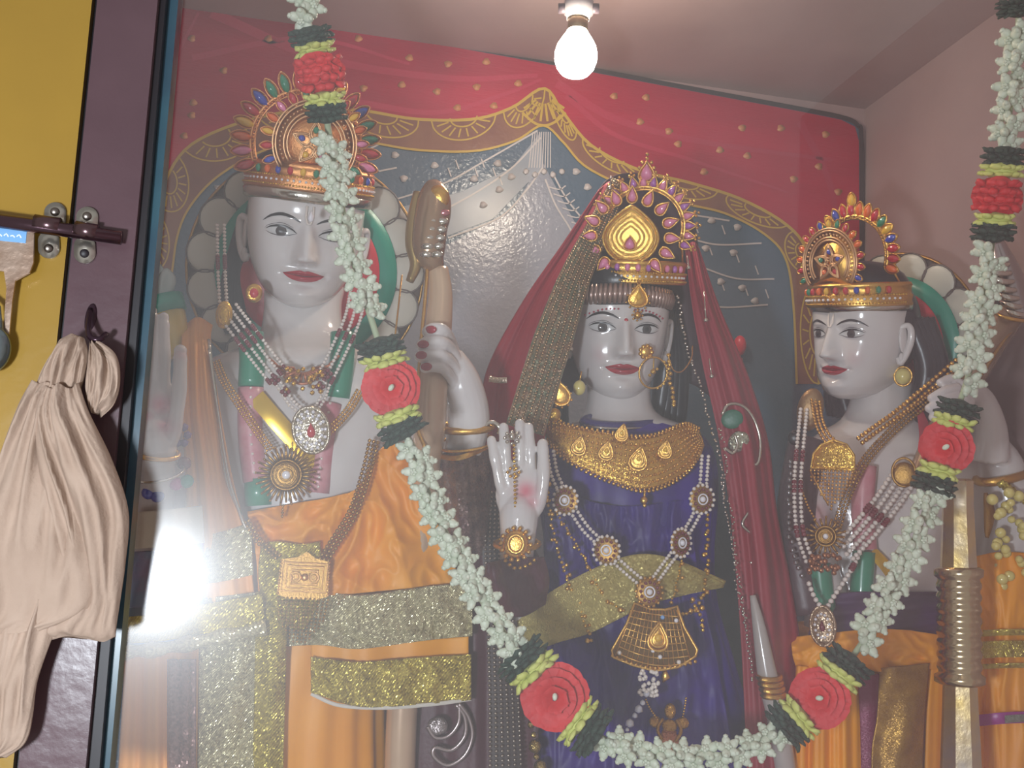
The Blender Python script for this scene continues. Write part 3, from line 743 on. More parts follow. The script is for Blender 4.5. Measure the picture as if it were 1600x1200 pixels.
    for i in range(N2):
        q = math.radians(a0+(a1-a0)*i/(N2-1))
        if style == 'leaf':
            x, y = ar*1.13*math.cos(q), ar*1.13*math.sin(q)
            gem(Ar, x, y, 8.5, 5.5, q, PINK if i % 2 else PURPLE, r, mb, 'tear', 0, rim=1.1)
            tip = ar*1.30
            for dx in (-3.2, 3.2): mb.ball(Ar.pt(tip*math.cos(q)-dx*math.sin(q), tip*math.sin(q)+dx*math.cos(q), 1), 2.8*F.s, 1)
            mb.ball(Ar.pt((tip+5)*math.cos(q), (tip+5)*math.sin(q), 1), 2.6*F.s, 1)
        else:
            x, y = ar*1.15*math.cos(q), ar*1.15*math.sin(q)
            gem(Ar, x, y, gl, gw, q, pal[(i*5+2) % len(pal)], r, mb, 'marquise', 0, rim=1.1)
    if fin:
        if style == 'leaf':
            gem(Ar, 0, ar*1.36, 13, 10, math.pi/2, PINK, r, mb, 'tear', 0, rim=1.5)
            for dx, dy in ((-7, 14), (7, 14), (0, 20), (-11, 6), (11, 6), (0, 26)): mb.ball(Ar.pt(dx, ar*1.36+dy, 1), 3.2*F.s, 1)
        else: gem(Ar, 0, ar*1.38, 10, 6, math.pi/2, YEL, r, mb, 'marquise', 0)
    # struts that tie the arch to the band
    for t in (-1, 1):
        mb.tube([Ar.pt(t*ar*.93, -4, 0), bp(t*86, bh*.8, -2)], 2.2*F.s, 6)
    obj('arch', mb, metal, r)
    return r
def pendant_sun(F, R, parent, metal=GOLDO, name='sun_pendant', nr=34):
    mb = MB().dome(F, lens_outline(R*.5, R*.5, 0, 30, 'round'), 4, 0)
    for i in range(nr):
        q = 2*math.pi*i/nr; a, b = (.52*R, R*(1 if i % 2 else .9))
        mb.tube([F.pt(a*math.cos(q), a*math.sin(q), 1), F.pt(b*math.cos(q), b*math.sin(q), 0)], [2.4*F.s, 1.7*F.s], 6)
        mb.ball(F.pt(b*math.cos(q), b*math.sin(q), 1), 2.3*F.s, 1)
    for k in (.5, .34, .2): mb.tube([F.pt(R*k*math.cos(q), R*k*math.sin(q), 4) for q in np.linspace(0, 2*math.pi, 26)[:-1]], 1.5*F.s, 6, closed=True)
    p = obj(name, mb, metal, parent)
    obj('centre_stone', MB().dome(F, lens_outline(R*.15, R*.15, 0, 14, 'round'), 5, 4), WHITEG, p)
    obj('pendant_drop', MB().beads([F.pt(0, -R*1.05, 0), F.pt(0, -R*1.45, 0)], 2.6*F.s), metal, p)
    return p
def rope(name, pts, mat_, parent, r=2.4, rows=1, gap=5, ends=None, accents=None, Y=None):
    """rows of beads side by side along a path of (px,py,Y)"""
    o = None
    for k in range(rows):
        off = (k-(rows-1)/2)*gap; q = []
        C = crom(pts, 20)
        for i, c in enumerate(C):
            a = C[max(i-1, 0)]; b = C[min(i+1, 19)]; t = np.array(b[:2])-np.array(a[:2]); t = t/(np.linalg.norm(t)+1e-9)
            q.append((c[0]-t[1]*off, c[1]+t[0]*off, c[2]))
        k_ = scale_at(*pts[0])
        s = obj(name, MB().beads(q, r*k_, r*k_*1.9), mat_, parent); o = o or s
        if accents:
            mb = MB()
            for f in accents:
                j = f*19
                for d in (-.5, 0, .5):
                    jj = min(18.99, max(0, j+d)); i = int(jj); t = jj-i; c = [q[i][m]*(1-t)+q[i+1][m]*t for m in range(3)]
                    mb.ball(P(c[0], c[1], c[2]-.001), r*1.25*k_, 1)
            obj('maroon_bead', mb, MAROONB, s)
    return o
def flatband(pts, w, th=.002, n=40, mb=None):
    """ribbon of width w px along a path of (px,py,Y)"""
    C = crom(pts, n); L = []; R = []; M = []
    for i, c in enumerate(C):
        a = C[max(i-1, 0)]; b = C[min(i+1, n-1)]; t = np.array(b[:2])-np.array(a[:2]); t = t/(np.linalg.norm(t)+1e-9)
        ww = (w(i/(n-1)) if callable(w) else w)/2
        L.append(P(c[0]-t[1]*ww, c[1]+t[0]*ww, c[2])); M.append(P(c[0], c[1], c[2]-th)); R.append(P(c[0]+t[1]*ww, c[1]-t[0]*ww, c[2]))
    mb = mb or MB(); uv = [(i*.006, j*.01) for j in range(3) for i in range(n)]
    return mb.grid([L, M, R], uvs=uv)
def halo(px, py, Y, rs, parent, sq=1.0, npet=15, q0=0, q1=2*math.pi, yaw=0, tip=(0, 0)):
    F = Fr(px, py, Y, yaw)
    r1, r2, r3, r4 = rs
    def disc(r, c, nm, m, k=1.0):
        return obj(nm, MB().dome(F, [(r*math.cos(q), r*sq*math.sin(q)) for q in np.linspace(0, 2*math.pi, 60)[:-1]], 5, c, 3), m, parent)
    disc(r4, -14, 'halo_back', mat('halo_rim', (96, 84, 78), .5))
    for i in range(npet):
        q = 2*math.pi*i/npet+.1; cx, cy = (r3+r2)/2*math.cos(q), (r3+r2)/2*sq*math.sin(q)
        o = lens_outline((r3-r2)/2+12, r3*math.pi/npet*.98, q, 20, 'round', cx, cy)
        obj('halo_petal', MB().dome(F, o, 3.5, -8, 4), PETALW, parent)
        obj('petal_outline', MB().tube([F.pt(x, y, -7) for x, y in o], 1.6*F.s, 5, closed=True), MATS['halo_rim'], parent)
    disc(r2, -2, 'halo_green_ring', TEAL); disc(r1, 5, 'halo_red_disc', REDP)
    ed = MB().tube([F.pt(r4*math.cos(q), r4*sq*math.sin(q), -10) for q in np.linspace(0, 2*math.pi, 60)[:-1]], 2.5*F.s, 6, closed=True)
    obj('halo_gold_edge', ed, GOLDO, parent)
def bangle(name, px, py, Y, w, h, r, m, label, group=None, tilt=0, parent=None):
    F = Fr(px, py, Y, roll=tilt)
    mb = MB().tube([F.pt(w*math.cos(q), h*math.sin(q), -w*.75*math.sin(q)) for q in np.linspace(0, 2*math.pi, 40)[:-1]], r*F.s, 10, closed=True)
    return obj(name, mb, m, parent, label, 'bangle' if not parent else None, group)
PAL = [RUBY, GREEN, ORANGE, BLUE, RUBY, YEL, GREEN, PINK]
# ================================================================== LEFT STATUE
LS = root('marble_statue', floor_at(480, 1.42), 'left statue, white marble man with a bow, green halo and orange silk robes', 'statue', None)
YH = 1.40
FL = Fr(479, 366, YH, yaw=3, pitch=-2)
FL.o = FL.pt(0, 0, -62)      # centre of the skull behind the eyes
HL = Head(FL, 92, zk=.93, ck=.95)
torso = ring_rows([(450, 412, 540, 1.478, .044), (480, 412, 534, 1.476, .046), (520, 406, 538, 1.465, .050), (542, 385, 560, 1.45, .058), (562, 330, 618, 1.44, .075), (590, 296, 660, 1.44, .088), (640, 288, 676, 1.44, .098), (720, 304, 668, 1.44, .10), (800, 318, 652, 1.44, .095), (860, 322, 650, 1.44, .092), (1000, 320, 660, 1.44, .10)], 64)
armL = MB().tube(smooth([(318, 600, 1.43), (278, 700, 1.41), (250, 820, 1.37), (238, 850, 1.35)], 20), [q[0]*.00086 for q in crom([(44,), (42,), (38,), (34,)], 20)], 20)
armR = MB().tube(smooth([(652, 605, 1.43), (712, 720, 1.42), (752, 830, 1.39), (754, 862, 1.37)], 20), [q[0]*.00086 for q in crom([(46,), (42,), (38,), (34,)], 20)], 20)
bodymb = remesh([torso, armL, armR], .0035, 4)
hl = remesh(palm_hand([(238, 860, .12, 34), (243, 790, .07, 31), (246, 735, .02, 27), (244, 705, .0, 31), (242, 680, .003, 32), (241, 655, .008, 22)], (243, 645), 38, 55,
    [([(256, 705, .0), (268, 685, -.010), (277, 640, -.02), (281, 590, -.02), (282, 548, -.016)], 12.5), ([(250, 650, .002), (256, 610, 0), (257, 555, -.002), (256, 496, .004)], 10.5), ([(242, 650, .002), (241, 605, 0), (239, 545, -.002), (237, 486, .004)], 10.5), ([(234, 650, .002), (227, 610, 0), (223, 555, -.002), (220, 498, .004)], 10), ([(228, 665, .002), (217, 625, 0), (212, 580, -.004), (214, 545, -.012), (222, 560, -.024), (226, 590, -.026)], 9)], 1.27), .0014, 7)
def grip_hand():
    Y = 1.245; k = scale_at(700, 600, Y); ms = []
    for pts, r in [([(716, 575, .022), (704, 535, .004), (692, 516, -.022), (676, 514, -.026), (668, 518, -.024)], 10.5), ([(722, 590, .018), (706, 550, -.004), (690, 535, -.027), (670, 535, -.029), (660, 539, -.024)], 11),
                   ([(724, 605, .016), (706, 570, -.006), (690, 556, -.027), (668, 554, -.029), (657, 557, -.023)], 10.5), ([(722, 620, .016), (706, 592, -.002), (692, 576, -.024), (674, 573, -.027), (664, 575, -.023)], 9.5), ([(726, 600, .04), (706, 560, .045), (690, 530, .035), (684, 505, .03)], 11)]:
        p = smooth([(x, y, Y+d) for x, y, d in pts], 20); ms.append(MB().tube(p, [r*k*(1-.1*i/19) for i in range(20)], 12)); ms.append(MB().ball(p[-1], r*k*.9, 2))
    w = smooth([(704, 555, Y+.014), (718, 590, Y+.018), (730, 630, Y+.026), (732, 665, Y+.035), (726, 700, Y+.05), (722, 760, Y+.09), (740, 850, Y+.13)], 24)
    rr = [q[0]*k for q in crom([(20,), (30,), (33,), (34,), (32,), (34,), (40,)], 24)]
    ms.append(MB().tube(w, rr, 22)); return ms
hr = remesh(grip_hand(), .0014, 3)
blush(obj('body', join(bodymb, hl, hr, HL.mesh()), MARBLE, LS), [(P(252, 632, 1.26), .012, .9), (P(262, 665, 1.255), .012, .8), (P(232, 650, 1.26), .008, .5), (P(282, 556, 1.25), .006, .5)])
HL.paint(LS)
for x, y, Y in [(671, 515, 1.2145), (659, 538, 1.2135), (656, 555, 1.2135), (664, 573, 1.2155)]:
    f = Fr(x+3, y, Y-.001, yaw=-25); obj('fingernail', MB().dome(f, lens_outline(10, 6.5, .1, 14, 'round'), 2.5, 2), NAIL, LS)
# forehead mark
tk = MB().tube([HL.surf(-.05, .50, .02), HL.surf(-.055, .30, .02), HL.surf(-.02, .19, .02), HL.surf(.03, .19, .02), HL.surf(.065, .30, .02), HL.surf(.06, .50, .02)], .0016, 6); obj('forehead_mark', tk, PEARL, LS)
obj('forehead_stone', MB().dome(Fr(486, 338, 1.30), lens_outline(9, 5, math.pi/2, 14, 'tear'), 4), WHITEG, LS)
# hair
hm = MB().ball(FL.pt(0, 8, -32), 1, 4, (96*FL.s, 78*FL.s, 112*FL.s), (FL.r, FL.f, FL.u))
for sg in (-1, 1):
    for q in range(4): hm.tube(smooth([FL.pt(sg*(84+q*4), 10, -40-q*6), FL.pt(sg*(98+q*3), -70, -50), FL.pt(sg*(92+q*6), -135, -45), FL.pt(sg*(70+q*10), -180, -42)], 20), [(13+5*math.sin(i/19*math.pi))*FL.s for i in range(20)], 8)
obj('hair', hm, HAIR, LS)
obj('hair_cap', MB().ball(FL.pt(0, 84, 0), 1, 3, (94*FL.s, 92*FL.s, 58*FL.s), (FL.r, FL.f, FL.u)), HAIR, LS)
bandm = MB().grid([[FL.pt((97+o)*math.sin(a), b+2*math.cos(a), 96*math.cos(a)+o-4) for a in np.linspace(-1.7, 1.7, 50)] for b, o in ((46, 0), (50, 5), (62, 6), (66, 2), (66, -6))])
obj('carved_headband', bandm, SILVER, LS)
halo(480, 425, 1.50, (112, 140, 172, 182), LS, 1.0, 17)
# quiver and arrow feathers over the raised hand
QV = root('arrow_quiver', (262, 520, 1.38), 'green and yellow carved quiver with pale arrow feathers above the left raised palm', 'quiver')
obj('quiver_body', MB().tube(smooth([(275, 560, 1.38), (266, 520, 1.38), (252, 480, 1.38)], 12), [.02, .021, .022, .022, .023, .024, .024, .025, .026, .027, .027, .024], 16), mat('quiver_yellow', (206, 176, 40), .25, coat=.5), QV)
obj('quiver_rim', MB().tube([(256, 492, 1.375), (248, 468, 1.375)], [.030, .031], 18), TEAL, QV)
for i, (a, b) in enumerate([(-34, 0), (-16, -14), (4, -18), (20, -6)]):
    obj('arrow_feather', MB().tube(smooth([(246+a*.3, 470, 1.37-.006*(i % 2)), (244+a*.8, 440, 1.37-.006*(i % 2)), (240+a, 425+b, 1.37-.006*(i % 2))], 10), [.006, .008, .010, .0115, .012, .012, .011, .009, .006, .002], 8, flat=.4), mat('feather_pale', (158, 168, 164), .25, coat=.5), QV)
# painted flower garland on the chest
for xs, nm in (([(392, 520), (394, 560), (392, 604)], 1), ([(536, 520), (534, 570), (528, 622)], 1)):
    obj('chest_garland_leaf', MB().tube(smooth([(x, y, 1.352) for x, y in xs], 10), .0165, 14), mat('leaf_green', (30, 134, 104), .3, coat=.4), LS)
for xs in ([(392, 606), (392, 680), (400, 752)], [(516, 630), (506, 690), (496, 770)]):
    pp = [(x, y, 1.350) for x, y in xs]
    o = obj('chest_garland_pink', MB().tube(smooth(pp, 10), .0165, 14), mat('garland_pink', (196, 124, 136), .35, col2=(206, 150, 156), nscale=60), LS)
    obj('chest_garland_bead', MB().beads([(x, y, 1.334) for x, y, _ in pp], .0022, .012), PEARL, o)
obj('chest_garland_leaf', MB().tube([(402, 748, 1.35), (404, 790, 1.35)], .017, 14), MATS['leaf_green'], LS)
obj('sacred_sash', flatband([(400, 620, 1.335), (430, 655, 1.332), (470, 700, 1.335), (490, 730, 1.338)], 28), mat('sash_gold', (216, 176, 50), .25, .6), LS)
# shoulder shawl, waist drape, lace
sheet('shoulder_shawl', [[(286, 512, 1.40), (308, 496, 1.385), (332, 508, 1.40)], [(284, 540, 1.345), (308, 540, 1.33), (330, 540, 1.345)], [(284, 640, 1.325), (312, 640, 1.312), (344, 640, 1.325)], [(290, 740, 1.318), (325, 740, 1.305), (362, 740, 1.32)], [(292, 850, 1.318), (335, 850, 1.305), (386, 840, 1.32)], [(296, 960, 1.318), (345, 960, 1.305), (400, 950, 1.32)]], ORPALE, LS, 40, 80, pleat(3.2, .0022))
obj('shawl_piping', MB().tube(smooth([(326, 530, 1.335), (340, 640, 1.322), (352, 740, 1.312), (374, 800, 1.308), (384, 830, 1.306)], 30), .0022, 6), SILVER, LS)
skirt = ring_rows([(860, 318, 660, 1.44, .100), (940, 300, 640, 1.44, .108), (1060, 270, 606, 1.44, .12), (1200, 236, 606, 1.44, .125), (1500, 214, 610, 1.44, .135), (1700, 200, 610, 1.44, .14)], 120, fold=.018, nf=22)
zb = min(v.z for v in skirt.v)
for v in skirt.v:
    if v.z < ZF: v.z = ZF
obj('lower_robe', skirt, ORSAT, LS)
sheet('waist_drape', [[(386, 800, 1.325), (440, 790, 1.318), (520, 776, 1.315), (560, 760, 1.318), (596, 700, 1.325), (636, 690, 1.335)], [(392, 830, 1.318), (450, 830, 1.31), (520, 820, 1.305), (570, 800, 1.307), (626, 780, 1.312), (672, 752, 1.33)],
      [(400, 870, 1.315), (450, 880, 1.305), (520, 880, 1.30), (580, 870, 1.302), (640, 850, 1.307), (692, 840, 1.33)], [(404, 930, 1.314), (450, 930, 1.305), (520, 930, 1.30), (580, 925, 1.302), (650, 918, 1.307), (722, 910, 1.33)]], ORSAT, LS, 120, 110, crumple(.018, 5, 4, 2.0), wob=.004)
sheet('waist_lace', [[(436, 926, 1.312), (500, 924, 1.298), (560, 930, 1.294), (640, 920, 1.298), (690, 914, 1.302), (738, 912, 1.312)], [(438, 970, 1.31), (500, 972, 1.296), (560, 978, 1.292), (640, 968, 1.296), (690, 962, 1.30), (738, 956, 1.31)], [(440, 1010, 1.31), (500, 1008, 1.296), (560, 1014, 1.292), (640, 1004, 1.296), (690, 998, 1.30), (738, 994, 1.31)]], LACE, LS, 110, 30, crumple(.009, 9, 1.5, 4.0))
sheet('orange_fold', [[(486, 1006, 1.314), (560, 1010, 1.309), (640, 1002, 1.311), (732, 994, 1.318)], [(486, 1030, 1.314), (560, 1034, 1.309), (640, 1026, 1.311), (732, 1018, 1.318)], [(486, 1050, 1.314), (560, 1054, 1.309), (640, 1046, 1.311), (732, 1040, 1.318)]], ORSAT, LS, 70, 20, lambda u, v: .003*math.sin(20*u))
sheet('gold_lace_hem', [[(486, 1026, 1.298), (560, 1034, 1.290), (640, 1028, 1.292), (736, 1022, 1.304)], [(486, 1056, 1.298), (560, 1066, 1.288), (640, 1062, 1.29), (736, 1056, 1.302)], [(486, 1082, 1.298), (560, 1104, 1.288), (640, 1102, 1.29), (736, 1094, 1.302)]], GLACE, LS, 110, 30, crumple(.006, 9, 1.5, 6.0))
obj('hem_lining', flatband([(486, 1084, 1.302), (530, 1102, 1.296), (600, 1106, 1.292), (680, 1100, 1.296), (736, 1092, 1.306)], 6), mat('lining_white', (206, 200, 190), .6), LS)
sheet('silver_lace_panel', [[(312, 935, 1.310), (360, 930, 1.303), (402, 925, 1.306)], [(310, 1060, 1.306), (355, 1060, 1.298), (400, 1060, 1.302)], [(308, 1250, 1.30), (350, 1250, 1.294), (396, 1250, 1.298)]], LACE, LS, 40, 90, lambda u, v: .002*math.sin(9*u+4*v), wob=.01)
sheet('gold_lace_panel', [[(400, 925, 1.304), (424, 922, 1.297), (450, 920, 1.300)], [(398, 1060, 1.299), (422, 1060, 1.292), (446, 1060, 1.296)], [(394, 1250, 1.295), (418, 1250, 1.288), (442, 1250, 1.292)]], GLACE, LS, 30, 90, lambda u, v: .001*math.sin(9*u+4*v), wob=.008)
sheet('lace_under_pendant', [[(408, 850, 1.304), (430, 846, 1.298), (470, 850, 1.298), (500, 846, 1.302)], [(404, 900, 1.300), (430, 905, 1.292), (470, 905, 1.292), (504, 900, 1.298)], [(412, 960, 1.30), (430, 965, 1.292), (470, 985, 1.292), (500, 940, 1.298)]], GLACE, LS, 40, 40, None)
sheet('chest_lace', [[(316, 838, 1.312), (350, 830, 1.302), (392, 816, 1.304)], [(318, 870, 1.308), (350, 868, 1.298), (394, 862, 1.300)], [(322, 912, 1.308), (350, 908, 1.298), (396, 898, 1.300)]], LACE, LS, 50, 40, lambda u, v: .002*math.sin(12*u))
sheet('side_lace', [[(190, 965, 1.32), (250, 958, 1.296), (320, 944, 1.286), (410, 928, 1.286)], [(190, 985, 1.318), (250, 980, 1.292), (320, 968, 1.282), (412, 952, 1.284)], [(190, 1006, 1.318), (250, 1002, 1.29), (320, 990, 1.281), (414, 974, 1.284)]], GLACE, LS, 80, 26, lambda u, v: .003*math.sin(14*u+3*v))
obj('lace_roll', MB().tube(smooth([(180, 1020, 1.315), (250, 1014, 1.29), (330, 998, 1.28), (416, 980, 1.284)], 40), [.0085+.002*math.sin(i*.7) for i in range(40)], 12), LACE, LS)
sheet('sleeve_lace', [[(214, 800, 1.315), (262, 796, 1.29), (316, 790, 1.30)], [(212, 830, 1.312), (262, 826, 1.286), (318, 820, 1.297)], [(210, 858, 1.312), (262, 854, 1.286), (320, 848, 1.297)]], mat('white_lace', (206, 196, 176), .5, .3, spark=.15), LS, 50, 24, lambda u, v: .003*math.sin(14*u))
sheet('sleeve_cloth', [[(210, 862, 1.317), (262, 858, 1.295), (318, 846, 1.303)], [(206, 900, 1.315), (262, 896, 1.292), (318, 890, 1.302)], [(200, 950, 1.315), (262, 948, 1.292), (318, 942, 1.302)]], mat('blue_grey_brocade', (110, 136, 160), .4, .3, col2=(130, 120, 150), nscale=40, spark=.1), LS, 50, 34, lambda u, v: .003*math.sin(17*u+5*v))
sheet('side_drape', [[(196, 1012, 1.318), (250, 1012, 1.29), (310, 1000, 1.30)], [(192, 1100, 1.318), (250, 1100, 1.29), (308, 1100, 1.30)], [(180, 1280, 1.318), (250, 1280, 1.285), (306, 1280, 1.298)]], ORPALE, LS, 60, 60, pleat(3, .004))
sheet('blue_tinsel_edge', [[(262, 1030, 1.292), (285, 1030, 1.284), (306, 1030, 1.290)], [(262, 1130, 1.29), (285, 1130, 1.282), (306, 1130, 1.288)], [(262, 1260, 1.288), (285, 1260, 1.28), (306, 1260, 1.286)]], mat('tinsel_mauve', (150, 116, 110), .3, .6, spark=.5, sscale=400), LS, 16, 60, pleat(2, .002))
# sleeve under the gripping hand
sheet('arm_wrap', [[(676, 716, 1.315), (700, 706, 1.27), (730, 704, 1.262), (766, 696, 1.30)], [(684, 790, 1.33), (710, 790, 1.29), (740, 790, 1.285), (766, 780, 1.31)], [(696, 870, 1.345), (715, 870, 1.32), (745, 870, 1.315), (766, 860, 1.33)]], mat('mauve_brocade', (140, 116, 106), .35, .5, col2=(92, 62, 66), nscale=60, spark=.35, sscale=500), LS, 40, 50, pleat(2.5, .003))
obj('wrap_border', flatband([(682, 712, 1.29), (712, 716, 1.258), (740, 708, 1.258), (768, 694, 1.292)], 8), GOLD, LS)
# ---- bow
BW = root('carved_bow', floor_at(640, 1.255), 'golden carved bow with ridged silver head gripped in the hand of the left statue', 'bow')
shaft = smooth([(684, 420, 1.262), (688, 460, 1.26), (684, 520, 1.255), (676, 600, 1.252), (671, 670, 1.256), (666, 720, 1.30), (660, 780, 1.345), (650, 880, 1.345), (638, 1000, 1.338), (629, 1100, 1.335), (624, 1250, 1.335), (620, 1700, 1.335)], 70)
obj('shaft', MB().tube(shaft, [(.0135+.006*min(1, i/20)) for i in range(70)], 20), mat('bow_gilt', (206, 178, 148), .25, .25, col2=(190, 160, 134), nscale=6, coat=.4), BW)
obj('gilt_stripe', MB().tube(smooth([(668, 415, 1.255), (664, 470, 1.252), (656, 560, 1.246), (652, 660, 1.244), (664, 700, 1.236)], 30), .0024, 6), GOLD, BW)
head = [(672, 288, 1.262, 10), (676, 296, 1.258, 20), (678, 312, 1.256, 27), (676, 335, 1.256, 29), (672, 355, 1.256, 28), (670, 385, 1.256, 27), (674, 405, 1.258, 22), (682, 420, 1.262, 14)]
C = crom(head, 40); obj('carved_head', MB().tube([P(c[0], c[1], c[2]) for c in C], [c[3]*.00079 for c in C], 20), mat('head_gilt', (176, 146, 118), .25, .7, bump=.3, bscale=50), BW)
for i in range(6):
    y = 333+i*13; x0 = 684-i*2.0
    mb = MB()
    for j in (-1, 1): mb.ball(P(x0+j*8.5, y, 1.2385), 1, 2, (.0088, .0046, .0050), (CR, Vector((0, 1, 0)), CU))
    obj('silver_ridge', mb, SILVER if i else mat('ridge_rose', (200, 120, 130), .2, .8), BW)
obj('gold_cap', MB().ball(P(684, 309, 1.243), 1, 3, (.015, .010, .016), (CR, Vector((0, 1, 0)), CU)), GOLD, BW)
obj('head_fin', MB().tube(smooth([(652, 300, 1.262), (646, 340, 1.262), (644, 380, 1.262), (650, 412, 1.262), (640, 440, 1.262)], 20), [.005+.004*math.sin(i/19*math.pi) for i in range(20)], 8), mat('fin_gold', (176, 150, 96), .3, .8), BW)
obj('bowstring', MB().tube([P(628, 430, 1.30), P(618, 520, 1.30), P(606, 640, 1.30)], .0012, 6), GOLD, BW)
bangle('gold_bangle', 246, 708, 1.262, 32, 10, 4, GOLD, 'gold bangle on the wrist of the raised palm of the left statue', 'bangles')
bangle('gold_bangle', 729, 667, 1.282, 40, 7, 6, GOLD, 'thick gold bangle on the wrist of the hand holding the bow', 'bangles', tilt=6)
bangle('gold_bangle', 728, 692, 1.282, 46, 12, 2.2, GOLD, 'thin gold bangle lying below the thick one on the bow hand of the left statue', 'bangles', tilt=10)
bangle('gold_bangle', 246, 738, 1.28, 40, 14, 2.2, SILVER, 'thin silver bangle below the gold one under the raised palm of the left statue', 'bangles', tilt=14)
obj('brooch_flower', join(*[MB().ball(P(283+10*math.cos(q), 680+14*math.sin(q), 1.30), .0055, 1) for q in np.linspace(0, 6.28, 7)[:-1]]), mat('purple_stones', (110, 70, 130), .3), LS)
for x, y, m in [(288, 724, MAROONB), (292, 752, TEAL), (275, 756, mat('magenta_bead', (180, 40, 130), .3)), (232, 770, BLUE), (246, 775, BLUE)]:
    obj('tassel_bead', MB().ball(P(x, y, 1.295), .0085, 2), m, LS)
# ---- crown
FCL = Fr(486, 304, 1.40, yaw=5, pitch=-4); FCL.o = FCL.pt(0, 0, 52)
crown('gold_crown', FCL, 90, 'tall crown with coloured gems behind the garland on the left statue', PAL, disc=(-6, 38), Rd=62, arch=(-14, 32, -46, 84), band=(98, 40, 8, 96), metal=mat('rose_gold', (226, 160, 104), .3, 1, bump=.4, bscale=600), n=15, gl=15, gw=6.5, a0=-24, a1=204, group='crowns')
# ---- earring
ER = root('round_earring', (397, 458, 1.36), 'round gold earring with a ruby on the left ear of the left statue', 'earring')
f = Fr(397, 458, 1.35); obj('gold_disc', MB().dome(f, lens_outline(13, 15, 0, 24, 'round'), 4), GOLD, ER); obj('ruby', MB().dome(f, lens_outline(7, 8, 0, 16, 'round'), 4, 3), RUBY, ER)
# ---- pearl necklace
PN = root('pearl_necklace', (462, 600, 1.31), 'four-strand pearl necklace with maroon beads high on the chest of the left statue', 'necklace', 'necklaces')
rope('pearl_strand', [(345, 352, 1.345), (346, 420, 1.335), (349, 478, 1.325)], PEARL, PN, 3.2, 2, 11, accents=[.38, .46])
rope('pearl_strand', [(356, 486, 1.325), (382, 520, 1.318), (412, 560, 1.314), (438, 592, 1.310)], PEARL, PN, 3.2, 4, 11, accents=[.35, .45, .93])
rope('pearl_strand', [(560, 455, 1.345), (550, 500, 1.325), (528, 550, 1.318), (505, 596, 1.310)], PEARL, PN, 3.2, 3, 12, accents=[.5, .95])
f = Fr(350, 492, 1.322, roll=10); obj('gold_clasp', join(MB().dome(f, lens_outline(22, 13, 1.4, 24, 'round'), 5), MB().tube([f.pt(x, y, 4) for x, y in lens_outline(14, 8, 1.4, 20, 'round')], .0015, 6, closed=True)), GOLDF, PN)
cc = MB()
for q in range(26): cc.ball(P(478+random.uniform(-34, 34), 592+random.uniform(-18, 22), 1.305-random.random()*.006), 4.2*scale_at(480, 600, 1.3), 1)
obj('pearl_cluster', cc, GOLDF, PN)
rope('pearl_strand', [(436, 600, 1.31), (456, 630, 1.308), (476, 645, 1.305)], PEARL, PN, 3.2, 2, 8); rope('pearl_strand', [(512, 600, 1.31), (504, 622, 1.308), (490, 645, 1.305)], PEARL, PN, 3.0, 2, 7)
for x, y in [(446, 612), (430, 594), (512, 584), (500, 604)]: obj('maroon_cluster', join(*[MB().ball(P(x+dx, y+dy, 1.304), .0034, 1) for dx, dy in ((-5, 0), (5, 0), (0, 5), (0, -5))]), MAROONB, PN)
f = Fr(486, 672, 1.298, roll=8)
st = MB(); o = lens_outline(36, 27, math.pi/2+.15, 30, 'round')
pp = obj('paisley_pendant', join(MB().dome(f, o, 5), MB().tube([f.pt(x, y, 2) for x, y in o], .0022, 8, closed=True)), mat('pendant_silver', (200, 190, 170), .3, 1, spark=.3), PN)
obj('white_stone', join(*[MB().ball(f.pt(x*k, y*k, 5), .0026, 1) for k in (.62, .82) for x, y in o[::2]]), WHITEG, pp, kind='stuff')
obj('red_stone', MB().dome(f, lens_outline(12, 7.5, math.pi/2, 16, 'tear'), 6, 5), RUBY, pp)
# carved collar
obj('carved_collar', join(*[MB().tube([P(474+14*math.cos(q), 574+8*math.sin(q), 1.325), P(474+46*math.cos(q), 566+32*math.sin(q), 1.328)], .0020, 6) for q in np.linspace(.2, 2.94, 14)], MB().tube(smooth([(420, 560, 1.335), (474, 600, 1.322), (530, 556, 1.335)], 20), .002, 6)), mat('terracotta_gold', (186, 118, 84), .4, .5), LS)
# ---- sun chain
SN = root('sun_pendant_necklace', (447, 780, 1.305), 'gold chain with round sunburst pendant on the bare chest of the left statue', 'necklace', 'necklaces')
rope('gold_chain', [(338, 565, 1.335), (352, 598, 1.322), (386, 650, 1.314), (424, 705, 1.308)], GOLD, SN, 2.6, 3, 5)
rope('gold_chain', [(562, 612, 1.322), (545, 640, 1.314), (520, 668, 1.308), (500, 684, 1.305)], GOLD, SN, 2.6, 3, 5)
pendant_sun(Fr(447, 742, 1.300), 46, SN, GOLDO)
